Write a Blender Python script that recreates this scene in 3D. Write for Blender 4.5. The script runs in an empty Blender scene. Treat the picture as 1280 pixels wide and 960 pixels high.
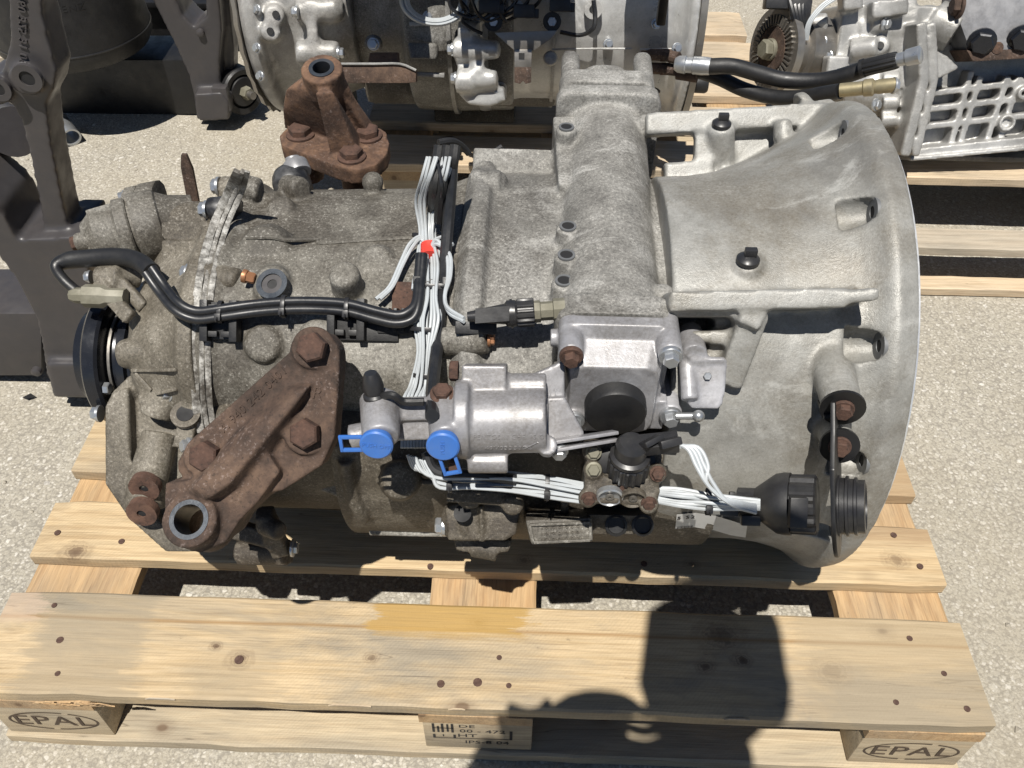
import bpy, bmesh, math, random
from math import radians, sin, cos, pi, sqrt
from mathutils import Vector as V, Matrix
from mathutils.bvhtree import BVHTree
random.seed(7)
S = bpy.context.scene
COL = S.collection
# ------------------------------------------------------------------ camera, sky, sun, exposure
CAM = V((.6506, -.4286, 1.1270)); FPX = 1087.9
RM = Matrix.Rotation(.0266, 3, 'Z') @ Matrix.Rotation(-.7981, 3, 'X') @ Matrix.Rotation(-.0091, 3, 'Y')
RIGHT, FWD, UP = RM.col[0].copy(), RM.col[1].copy(), RM.col[2].copy()
cd = bpy.data.cameras.new('camera'); cd.sensor_width = 36; cd.lens = FPX / 1280 * 36; cd.clip_start = .02; cd.clip_end = 500
cam = bpy.data.objects.new('camera', cd); COL.objects.link(cam)
cam.matrix_world = Matrix.Translation(CAM) @ Matrix((RIGHT, UP, -FWD)).transposed().to_4x4()
S.camera = cam
SUND = V((-.085, -.40, 1)).normalized()           # towards the sun
elev = math.asin(SUND.z)
world = bpy.data.worlds.new('World'); S.world = world; world.use_nodes = True
wn = world.node_tree.nodes; bg = wn['Background']
sky = wn.new('ShaderNodeTexSky'); sky.sky_type = 'NISHITA'; sky.sun_disc = False
sky.air_density = .75; sky.dust_density = .1; sky.sun_elevation = elev; sky.sun_rotation = math.atan2(SUND.x, SUND.y)
world.node_tree.links.new(sky.outputs[0], bg.inputs[0]); bg.inputs[1].default_value = .05
sl = bpy.data.lights.new('sun', 'SUN'); sl.energy = 5.0; sl.angle = radians(.53); sl.color = (1, .955, .88)
so = bpy.data.objects.new('sun', sl); COL.objects.link(so)
so.rotation_euler = SUND.to_track_quat('Z', 'Y').to_euler(); so.location = (0, 0, 10)
S.view_settings.view_transform = 'Standard'; S.view_settings.look = 'None'
S.view_settings.exposure = 0.42; S.view_settings.gamma = 1

# ------------------------------------------------------------------ sight lines of the photograph (for measuring)
def ray(px, py): return RM @ V(((px - 640) / FPX, 1, -(py - 480) / FPX))
def onx(px, py, x): d = ray(px, py); return CAM + d * ((x - CAM.x) / d.x)
def ony(px, py, y): d = ray(px, py); return CAM + d * ((y - CAM.y) / d.y)
def onz(px, py, z): d = ray(px, py); return CAM + d * ((z - CAM.z) / d.z)
AX = V((0, .36, .416)); XD = V((1, 0, 0)); UD = V((0, .669, .743)); WD = V((0, -.743, .669)); YF = V((0, -1, 0)); ZU = V((0, 0, 1))
def P(px, py, w=0.0, base=AX): d = ray(px, py); return CAM + d * ((base + WD * w - CAM).dot(WD) / d.dot(WD))
def L(x, u, w): return AX + XD * x + UD * u + WD * w
def mpx(p): return (p - CAM).dot(FWD) / FPX       # metres per photograph pixel at a point

# ------------------------------------------------------------------ materials
def nodes(name):
    m = bpy.data.materials.new(name); m.use_nodes = True
    nt = m.node_tree; b = nt.nodes['Principled BSDF']
    return m, nt, b
def N(nt, t, **kw):
    n = nt.nodes.new(t)
    for k, v in kw.items():
        if k in n.inputs: n.inputs[k].default_value = v
        else: setattr(n, k, v)
    return n
def noise(nt, co, scale, detail=6, rough=.6, dist=0):
    n = N(nt, 'ShaderNodeTexNoise'); n.inputs['Scale'].default_value = scale; n.inputs['Detail'].default_value = detail
    n.inputs['Roughness'].default_value = rough; n.inputs['Distortion'].default_value = dist
    nt.links.new(co, n.inputs['Vector']); return n.outputs['Fac']
def ramp(nt, fac, stops, interp='LINEAR'):
    r = N(nt, 'ShaderNodeValToRGB'); cr = r.color_ramp; cr.interpolation = interp
    while len(cr.elements) < len(stops): cr.elements.new(.5)
    for e, (p, c) in zip(cr.elements, stops):
        e.position = p; e.color = (c[0], c[1], c[2], 1) if hasattr(c, '__len__') else (c, c, c, 1)
    nt.links.new(fac, r.inputs[0]); return r.outputs[0]
def mix(nt, fac, a, b, bt='MIX'):
    m = N(nt, 'ShaderNodeMix'); m.data_type = 'RGBA'; m.blend_type = bt
    for i, v in ((0, fac), (6, a), (7, b)):
        if isinstance(v, (int, float)): m.inputs[i].default_value = v
        elif isinstance(v, tuple): m.inputs[i].default_value = (*v, 1)
        else: nt.links.new(v, m.inputs[i])
    return m.outputs[2]
def math_(nt, op, a, b=0.0, clamp=False):
    m = N(nt, 'ShaderNodeMath'); m.operation = op; m.use_clamp = clamp
    for i, v in ((0, a), (1, b)):
        if isinstance(v, (int, float)): m.inputs[i].default_value = v
        else: nt.links.new(v, m.inputs[i])
    return m.outputs[0]
def coords(nt, scale=(1, 1, 1), rnd=False):
    tc = N(nt, 'ShaderNodeTexCoord'); o = tc.outputs['Object']
    if rnd:
        oi = N(nt, 'ShaderNodeObjectInfo'); vm = N(nt, 'ShaderNodeVectorMath'); vm.operation = 'MULTIPLY_ADD'
        cx = N(nt, 'ShaderNodeCombineXYZ')
        for i in range(3): nt.links.new(oi.outputs['Random'], cx.inputs[i])
        nt.links.new(cx.outputs[0], vm.inputs[0]); vm.inputs[1].default_value = (37, 23, 11); nt.links.new(o, vm.inputs[2]); o = vm.outputs[0]
    mp = N(nt, 'ShaderNodeMapping'); mp.inputs['Scale'].default_value = scale; nt.links.new(o, mp.inputs[0])
    return mp.outputs[0]
def bump(nt, b, h, strength, dist=.001):
    n = N(nt, 'ShaderNodeBump'); n.inputs['Strength'].default_value = strength; n.inputs['Distance'].default_value = dist
    nt.links.new(h, n.inputs['Height']); nt.links.new(n.outputs[0], b.inputs['Normal'])
def cast_mat(name, dark, mid, light, rough=.66, metal=.0, fleck=.5, patch=4.0, grime=(.085, .07, .052), grime_amt=.5, fl=(.6, .58, .54), grain=.5, bs=.5):
    m, nt, b = nodes(name); co = coords(nt)
    big = noise(nt, co, patch, 4, .55); med = noise(nt, co, 26, 5, .6); fine = noise(nt, co, 330, 3, .7); grit = noise(nt, co, 780, 2, .75)
    f = math_(nt, 'ADD', math_(nt, 'MULTIPLY', big, .62), math_(nt, 'MULTIPLY', med, .38))
    c = ramp(nt, f, [(.39, dark), (.5, mid), (.61, light)])
    sc_ = ramp(nt, noise(nt, coords(nt, (1, 1.6, .6)), 11, 8, .72, .8), [(.55, 0), (.64, .55)]); c = mix(nt, sc_, c, tuple(min(1, v * 1.35) for v in light))
    g = math_(nt, 'MULTIPLY', ramp(nt, noise(nt, co, 6, 9, .7, .5), [(.45, 0), (.6, 1)]), ramp(nt, fine, [(.3, 1), (.7, .45)]))
    c = mix(nt, math_(nt, 'MULTIPLY', g, grime_amt), c, grime)
    gg = math_(nt, 'ADD', math_(nt, 'MULTIPLY', fine, .6), math_(nt, 'MULTIPLY', grit, .4))
    c = mix(nt, 1.0, c, ramp(nt, gg, [(.36, 1 - grain), (.5, 1), (.64, 1 + grain * .55)]), 'MULTIPLY')
    fk = math_(nt, 'MULTIPLY', ramp(nt, gg, [(.56, 0), (.63, 1)]), ramp(nt, med, [(.38, .15), (.6, 1)]))
    c = mix(nt, math_(nt, 'MULTIPLY', fk, fleck), c, fl)
    nt.links.new(c, b.inputs['Base Color']); b.inputs['Metallic'].default_value = metal
    nt.links.new(ramp(nt, med, [(.3, rough - .12), (.7, min(1, rough + .12))]), b.inputs['Roughness'])
    bump(nt, b, math_(nt, 'ADD', math_(nt, 'MULTIPLY', gg, 1.0), math_(nt, 'MULTIPLY', med, .5)), bs, .0013)
    return m
def plain(name, col, rough=.5, metal=0, var=.25, bstr=.15, scale=120, dust=0.0, dustc=(.3, .27, .22)):
    m, nt, b = nodes(name); co = coords(nt)
    f = noise(nt, co, scale, 5, .65)
    c = mix(nt, f, tuple(x * (1 - var) for x in col), tuple(min(1, x * (1 + var)) for x in col))
    if dust:
        d = ramp(nt, noise(nt, co, 25, 7, .7), [(.48, 0), (.72, 1)]); c = mix(nt, math_(nt, 'MULTIPLY', d, dust), c, dustc)
    nt.links.new(c, b.inputs['Base Color']); b.inputs['Metallic'].default_value = metal
    nt.links.new(ramp(nt, noise(nt, co, 40, 4), [(.3, max(.05, rough - .12)), (.7, min(1, rough + .12))]), b.inputs['Roughness'])
    bump(nt, b, f, bstr, .001)
    return m
def rust_mat(name, a, bcol, c3, fleck=.4, rough=.85):
    m, nt, b = nodes(name); co = coords(nt)
    n1 = noise(nt, co, 10, 7, .7, .4); n2 = noise(nt, co, 260, 3, .7); n3 = noise(nt, co, 60, 6, .7)
    c = ramp(nt, math_(nt, 'ADD', math_(nt, 'MULTIPLY', n1, .6), math_(nt, 'MULTIPLY', n3, .4)), [(.4, a), (.5, bcol), (.6, c3)])
    fk = ramp(nt, n2, [(.57, 0), (.66, 1)])
    fm = math_(nt, 'MULTIPLY', fk, ramp(nt, noise(nt, co, 18, 3), [(.42, 0), (.6, fleck)]))
    c = mix(nt, fm, c, (.42, .34, .31))
    pit = ramp(nt, n2, [(.32, .6), (.42, 0)]); c = mix(nt, pit, c, (.02, .015, .012))
    nt.links.new(c, b.inputs['Base Color']); b.inputs['Roughness'].default_value = rough; b.inputs['Metallic'].default_value = .05
    bump(nt, b, math_(nt, 'ADD', math_(nt, 'MULTIPLY', n2, .6), n3), .6, .0016)
    return m
def wood_mat(name, pale, mid, dark, grey=.3, axis=0, stain=None, sawn=False, knots=(), line=None):
    m, nt, b = nodes(name)
    sc = [2.6, 55, 55]; fs = [14, 520, 520]; gs = [3, 9, 9]
    if axis == 1: sc, fs, gs = [42, 3.2, 42], [420, 22, 420], [7, 2.2, 7]
    if axis == 2: sc, fs, gs = [60, 60, 60], [200, 200, 200], [7, 7, 7]
    c1 = coords(nt, tuple(sc), True); c2 = coords(nt, tuple(fs), True); c3 = coords(nt, tuple(gs), True)
    g = noise(nt, c1, 1, 5, .6, .9); f = noise(nt, c2, 1, 3, .6); p = noise(nt, c3, 1, 6, .65, .5)
    c = ramp(nt, g, [(.3, mid), (.5, pale), (.62, mid), (.72, pale)])
    c = mix(nt, ramp(nt, f, [(.47, 0), (.68, .42)]), c, dark)
    c = mix(nt, ramp(nt, p, [(.44, 0), (.62, grey * 1.5)]), c, (.26, .235, .19)); c = mix(nt, 1.0, c, ramp(nt, noise(nt, coords(nt, (9, 130, 130) if axis == 0 else (130, 9, 130), True), 1, 4, .7), [(.35, .87), (.5, 1), (.65, 1.08)]), 'MULTIPLY')
    if sawn or axis == 0:
        wv = N(nt, 'ShaderNodeTexWave'); wv.inputs['Scale'].default_value = 1; wv.inputs['Distortion'].default_value = 5; wv.inputs['Detail'].default_value = 2; wv.inputs['Detail Scale'].default_value = 2
        tc = N(nt, 'ShaderNodeTexCoord'); mp = N(nt, 'ShaderNodeMapping'); mp.inputs['Rotation'].default_value = (0, 0, .75); mp.inputs['Scale'].default_value = (75, 75, 75); nt.links.new(tc.outputs['Object'], mp.inputs[0]); nt.links.new(mp.outputs[0], wv.inputs['Vector'])
        c = mix(nt, ramp(nt, noise(nt, coords(nt), 4, 3), [(.42, 0), (.6, .28)]), c, mix(nt, 1.0, c, ramp(nt, wv.outputs['Fac'], [(0, .8), (.5, 1.02), (1, 1.1)]), 'MULTIPLY'))
    ck = ramp(nt, noise(nt, coords(nt, (2.2, 55, 55) if axis == 0 else (55, 2.2, 55), True), 1, 2, .5, .4), [(.492, 0), (.499, .5), (.501, .5), (.508, 0)]); c = mix(nt, math_(nt, 'MULTIPLY', ck, ramp(nt, p, [(.5, 0), (.6, 1)])), c, (.06, .04, .025))
    sp = ramp(nt, noise(nt, c3, 9, 4, .8), [(.66, 0), (.74, .5)]); c = mix(nt, sp, c, (.12, .09, .06))
    # knots: sparse stretched cells
    kc = coords(nt, (7, 11, 11) if axis == 0 else (11, 7, 11), True)
    vo = N(nt, 'ShaderNodeTexVoronoi'); vo.inputs['Scale'].default_value = 1; nt.links.new(kc, vo.inputs['Vector'])
    k = ramp(nt, vo.outputs['Distance'], [(.045, .8), (.07, .3), (.16, 0)])
    c = mix(nt, k, c, (.13, .075, .04))
    for (kx, ky, kr, kd) in knots:          # single knots with their rings
        tc = N(nt, 'ShaderNodeTexCoord'); mp = N(nt, 'ShaderNodeMapping'); nt.links.new(tc.outputs['Object'], mp.inputs[0]); mp.inputs['Location'].default_value = (-kx * .75 / kr, -ky / kr, -.144 / kr); mp.inputs['Scale'].default_value = (.75 / kr, 1 / kr, 1 / kr)
        ln = N(nt, 'ShaderNodeVectorMath'); ln.operation = 'LENGTH'; nt.links.new(mp.outputs[0], ln.inputs[0])
        dd_ = math_(nt, 'ADD', ln.outputs['Value'], math_(nt, 'MULTIPLY', math_(nt, 'SUBTRACT', noise(nt, coords(nt), 90, 4, .7), .5), .9))
        c = mix(nt, ramp(nt, dd_, [(0, kd), (.3, kd * .8), (.42, kd * .25), (.52, kd * .6), (.6, kd * .15), (.75, kd * .3), (1, 0)]), c, (.1, .055, .03))
    if line is not None:                     # long split running with the grain
        tc = N(nt, 'ShaderNodeTexCoord'); sx = N(nt, 'ShaderNodeSeparateXYZ'); nt.links.new(tc.outputs['Object'], sx.inputs[0])
        yy = math_(nt, 'SUBTRACT', sx.outputs[1], math_(nt, 'ADD', line, math_(nt, 'MULTIPLY', math_(nt, 'SUBTRACT', noise(nt, coords(nt, (5, 5, 5)), 1, 4, .6), .5), .004)))
        c = mix(nt, ramp(nt, math_(nt, 'ABSOLUTE', yy), [(.0004, .75), (.0013, .35), (.0022, 0)]), c, (.3, .17, .06))
    if stain:
        tc = N(nt, 'ShaderNodeTexCoord'); sx = N(nt, 'ShaderNodeSeparateXYZ'); nt.links.new(tc.outputs['Object'], sx.inputs[0])
        wob = math_(nt, 'ADD', math_(nt, 'MULTIPLY', math_(nt, 'SUBTRACT', noise(nt, coords(nt, (6, 90, 6)), 1, 5, .7), .5), .13), math_(nt, 'MULTIPLY', math_(nt, 'SUBTRACT', noise(nt, coords(nt), 14, 6, .75), .5), .05))
        for (x0, x1, y0, y1, cc, amt, soft) in stain:
            xx = math_(nt, 'ADD', sx.outputs[0], wob); yy = math_(nt, 'ADD', sx.outputs[1], math_(nt, 'MULTIPLY', wob, .25))
            q = None
            for v, lo, hi in ((xx, x0, x1), (yy, y0, y1)):
                for val in (math_(nt, 'SUBTRACT', v, lo), math_(nt, 'SUBTRACT', hi, v)):
                    s_ = math_(nt, 'DIVIDE', val, soft, True)
                    q = s_ if q is None else math_(nt, 'MULTIPLY', q, s_)
            q = math_(nt, 'MULTIPLY', q, amt)
            c = mix(nt, q, c, mix(nt, f, tuple(v * .65 for v in cc), tuple(v * 1.25 for v in cc)))
    nt.links.new(c, b.inputs['Base Color']); b.inputs['Roughness'].default_value = .78
    h = math_(nt, 'ADD', math_(nt, 'MULTIPLY', f, .7), g)
    if sawn: h = math_(nt, 'ADD', h, math_(nt, 'MULTIPLY', noise(nt, coords(nt, (260, 90, 260), True), 1, 2, .5), .6))
    bump(nt, b, h, .5, .0012)
    return m

M = {}
M['case'] = cast_mat('dirty_cast_aluminium', (.094, .085, .07), (.192, .18, .154), (.31, .298, .268), fleck=.5, grime=(.06, .05, .038), grime_amt=.7)
M['case2'] = cast_mat('pale_dirty_cast_aluminium', (.13, .124, .113), (.235, .228, .21), (.365, .358, .338), fleck=.5, grime=(.07, .062, .05), grime_amt=.65)
M['tower'] = cast_mat('grey_cast_aluminium', (.10, .095, .085), (.195, .187, .17), (.30, .29, .265), fleck=.42)
M['bell'] = cast_mat('bell_cast_aluminium', (.215, .208, .19), (.29, .286, .266), (.37, .367, .348), rough=.46, metal=.12, fleck=.12, patch=4, grime=(.175, .15, .11), grime_amt=.7, fl=(.55, .55, .53), grain=.16)
M['low'] = cast_mat('oily_cast_aluminium', (.062, .05, .038), (.115, .098, .074), (.185, .165, .132), fleck=.25, grime=(.03, .025, .018))
M['drum'] = cast_mat('brown_stained_shaded_cast', (.062, .05, .036), (.105, .089, .066), (.165, .145, .113), fleck=.3, grime=(.04, .032, .022))  # brown grime, plus the shade of the turned-away underside in the darker colour
M['rear'] = cast_mat('brown_dusty_cast', (.088, .075, .056), (.166, .147, .115), (.27, .246, .204), fleck=.42, grime=(.045, .036, .026), grime_amt=.65)
M['seam'] = cast_mat('worn_white_seam', (.07, .062, .052), (.23, .22, .2), (.52, .51, .48), patch=110, fleck=.6)
M['silver'] = cast_mat('silver_cast', (.3, .3, .318), (.365, .365, .386), (.42, .42, .44), rough=.42, metal=.22, fleck=.06, patch=9, grime=(.11, .092, .07), grime_amt=.6, fl=(.5, .5, .5), grain=.07, bs=.16)
M['bright'] = cast_mat('bright_cast', (.45, .45, .44), (.58, .58, .57), (.7, .7, .69), rough=.36, metal=.35, fleck=.06, grime=(.2, .19, .165), grime_amt=.35, grain=.08, bs=.2)
M['silver2'] = cast_mat('clean_cast_aluminium', (.31, .305, .29), (.41, .405, .39), (.52, .515, .5), rough=.42, metal=.3, fleck=.1, grime=(.2, .19, .165), grime_amt=.45, grain=.12)
M['silver3'] = cast_mat('grey_clean_cast', (.24, .24, .23), (.38, .375, .36), (.52, .51, .49), rough=.46, metal=.25, fleck=.12, grain=.2)
M['domep'] = plain('flaked_black_paint', (.018, .018, .02), .45, .1, .4, .3, 60, .35, (.36, .36, .36))
M['machined'] = plain('machined_face', (.78, .79, .8), .3, .6, .06, .05)
M['steel'] = plain('steel', (.38, .36, .33), .42, .8, .2, .15, 200, .4, (.17, .13, .09))
M['zinc'] = plain('zinc_bolt', (.56, .58, .6), .35, .75, .15, .1, 200, .25, (.2, .17, .12))
M['brass'] = plain('yellow_zinc', (.42, .36, .22), .45, .6, .2, .15, 150, .5, (.25, .23, .2))
M['olive'] = plain('dusty_fitting', (.2, .188, .14), .6, .2, .25, .25, 150, .6, (.42, .4, .33))
M['rust'] = rust_mat('rust_brown', (.034, .022, .016), (.08, .05, .036), (.14, .088, .06), .4)
M['rust_red'] = rust_mat('rust_red', (.05, .028, .019), (.11, .062, .04), (.2, .112, .066), .3)
M['rust_bolt'] = rust_mat('rust_bolt', (.045, .025, .018), (.1, .053, .037), (.155, .085, .057), .15)
M['copper'] = plain('copper_tip', (.42, .2, .1), .5, .5, .2)
M['black'] = plain('black_plastic', (.022, .022, .024), .4, 0, .3, .12, 150, .25, (.1, .095, .085))
M['rubber'] = plain('black_rubber', (.014, .014, .015), .5, 0, .3, .25, 220, .16, (.085, .08, .07))
M['cable'] = plain('black_cable', (.016, .017, .02), .36, 0, .3, .08, 200, .2, (.11, .105, .095))
M['wire'] = plain('white_wire', (.5, .535, .56), .42, 0, .05, .08, 90, .4, (.3, .285, .25))
M['blue'] = plain('blue_plastic', (.045, .17, .55), .42, 0, .1, .08, 150, .25, (.16, .22, .36))
M['red'] = plain('red_tape', (.75, .06, .04), .5, 0, .1, .05)
M['hole'] = plain('dark_bore', (.012, .012, .013), .7, 0, .1)  # near-black discs: the shade inside bores and recesses put into the colour
M['oilsteel'] = plain('oiled_black_steel', (.02, .022, .028), .25, .3, .3, .1, 120)
M['bluesteel'] = plain('dark_bushing', (.05, .06, .075), .4, .4, .3, .2, 200, .3, (.16, .15, .14))
M['washer'] = plain('grey_spotface', (.2, .205, .21), .5, .4, .15, .12)
M['paint'] = plain('dark_grey_paint', (.058, .054, .056), .42, .0, .12, .12, 60, .3, (.1, .085, .075))
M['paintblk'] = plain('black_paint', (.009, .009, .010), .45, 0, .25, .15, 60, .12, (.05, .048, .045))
M['paper'] = plain('white_label', (.72, .72, .7), .6, 0, .06, .03, 60, .3, (.4, .38, .33))
M['ink'] = plain('black_ink', (.03, .028, .027), .8, 0, .3, .05)
M['brand'] = plain('scorched_brand', (.075, .05, .032), .85, 0, .5, .1, 260)
M['chip'] = plain('paint_flecked_steel', (.32, .32, .33), .5, .3, .5, .3, 45, .55, (.08, .08, .085))
M['nailm'] = rust_mat('rusty_nail', (.06, .03, .022), (.11, .062, .045), (.16, .1, .08), .1)
WP, WM, WDK = (.62, .475, .285), (.50, .36, .2), (.27, .17, .085)
M['deck0'] = wood_mat('front_board_pine', (.59, .455, .28), (.5, .37, .21), (.26, .175, .095), .5, 0, sawn=True, line=.102, knots=[(o_.x, o_.y, r_, k_) for o_, r_, k_ in [(onz(299, 825, .144), .016, .8), (onz(597, 778, .144), .013, 1.0), (onz(1040, 840, .144), .024, .55), (onz(900, 795, .144), .03, .7), (onz(928, 825, .144), .012, .9), (onz(465, 822, .144), .01, .7), (onz(270, 808, .144), .008, .9), (onz(882, 833, .144), .012, .8)]],
   stain=[(.46, .66, .088, .3, (.46, .29, .09), .9, .012), (.047, .2, -.02, .3, (.3, .255, .185), .5, .02), (.24, .375, -.05, .07, (.32, .265, .185), .4, .03), (-.1, .05, .09, .2, (.6, .45, .33), .5, .01), (.985, 1.3, -.1, .3, (.38, .305, .2), .5, .02)])
M['deck'] = wood_mat('pallet_pine', WP, WM, WDK, .3, 0, knots=[(onz(95, 690, .144).x, onz(95, 690, .144).y, .02, .85), (onz(655, 700, .144).x, onz(655, 700, .144).y, .012, .6), (onz(865, 705, .144).x, onz(865, 705, .144).y, .01, .6), (onz(1120, 700, .144).x, onz(1120, 700, .144).y, .018, .6)], stain=[(1.04, 1.3, .24, .6, (.33, .22, .13), .5, .02)])
M['cross'] = wood_mat('stringer_pine', (.56, .38, .2), (.45, .28, .135), (.22, .13, .06), .25, 1)
M['block'] = wood_mat('block_wood', (.56, .46, .31), (.47, .37, .24), (.28, .2, .12), .35, 0)
M['deckp'] = wood_mat('pale_pallet_pine', (.66, .53, .37), (.56, .43, .28), (.3, .2, .12), .25, 0)
M['deckg'] = wood_mat('greyed_pallet_pine', (.52, .45, .35), (.44, .37, .28), (.27, .21, .15), .45, 0)
def ground_mat():
    m, nt, b = nodes('exposed_aggregate'); co = coords(nt)
    wob = N(nt, 'ShaderNodeTexNoise'); wob.inputs['Scale'].default_value = 60; nt.links.new(co, wob.inputs['Vector'])
    va = N(nt, 'ShaderNodeVectorMath'); va.operation = 'MULTIPLY_ADD'; nt.links.new(wob.outputs['Color'], va.inputs[0]); va.inputs[1].default_value = (.01, .01, .01); nt.links.new(co, va.inputs[2])
    v1 = N(nt, 'ShaderNodeTexVoronoi'); v1.inputs['Scale'].default_value = 100; v1.inputs['Randomness'].default_value = 1; nt.links.new(va.outputs[0], v1.inputs['Vector'])
    v2 = N(nt, 'ShaderNodeTexVoronoi'); v2.inputs['Scale'].default_value = 210; nt.links.new(va.outputs[0], v2.inputs['Vector'])
    sp1 = N(nt, 'ShaderNodeSeparateColor'); nt.links.new(v1.outputs['Color'], sp1.inputs[0])
    sp2 = N(nt, 'ShaderNodeSeparateColor'); nt.links.new(v2.outputs['Color'], sp2.inputs[0])
    base = ramp(nt, noise(nt, co, 3, 6, .65), [(.35, (.40, .365, .29)), (.65, (.5, .46, .375))])
    base = mix(nt, .55, base, ramp(nt, noise(nt, co, 380, 4, .8), [(.3, (.2, .18, .145)), (.55, (.46, .425, .355)), (.75, (.7, .67, .6))]))
    sz2 = math_(nt, 'LESS_THAN', v2.outputs['Distance'], math_(nt, 'MULTIPLY', sp2.outputs[1], .6))
    c2 = ramp(nt, sp2.outputs[0], [(0, (.24, .22, .19)), (.35, (.42, .39, .33)), (.7, (.58, .54, .47)), (1, (.74, .71, .65))])
    c = mix(nt, math_(nt, 'MULTIPLY', sz2, .6), base, c2)
    sz1 = math_(nt, 'MULTIPLY', math_(nt, 'LESS_THAN', v1.outputs['Distance'], math_(nt, 'MULTIPLY', sp1.outputs[1], .5)), math_(nt, 'GREATER_THAN', sp1.outputs[2], .45))
    c1 = ramp(nt, sp1.outputs[0], [(0, (.36, .33, .28)), (.4, (.5, .47, .4)), (.75, (.68, .64, .56)), (1, (.82, .79, .73))])
    c = mix(nt, math_(nt, 'MULTIPLY', sz1, .65), c, c1)
    edge = math_(nt, 'MULTIPLY', ramp(nt, v2.outputs['Distance'], [(.5, 0), (.75, .55)]), 1)
    c = mix(nt, edge, c, (.2, .18, .155))
    oil = ramp(nt, noise(nt, co, 2.3, 6, .6, .5), [(.6, 0), (.72, .45)]); c = mix(nt, oil, c, (.2, .175, .13)); dirt = ramp(nt, noise(nt, co, 1.1, 7, .65), [(.45, 0), (.65, .45)]); c = mix(nt, dirt, c, (.40, .34, .24))
    nt.links.new(c, b.inputs['Base Color']); b.inputs['Roughness'].default_value = .9
    h = math_(nt, 'ADD', math_(nt, 'MULTIPLY', math_(nt, 'SUBTRACT', 1, v1.outputs['Distance']), sz1), math_(nt, 'MULTIPLY', math_(nt, 'SUBTRACT', 1, v2.outputs['Distance']), .8))
    bump(nt, b, math_(nt, 'ADD', h, noise(nt, co, 500, 3)), .6, .002)
    return m
M['ground'] = ground_mat(); M['grit'] = plain('grit_stone', (.42, .38, .31), .85, 0, .5, .3, 60)

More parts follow.
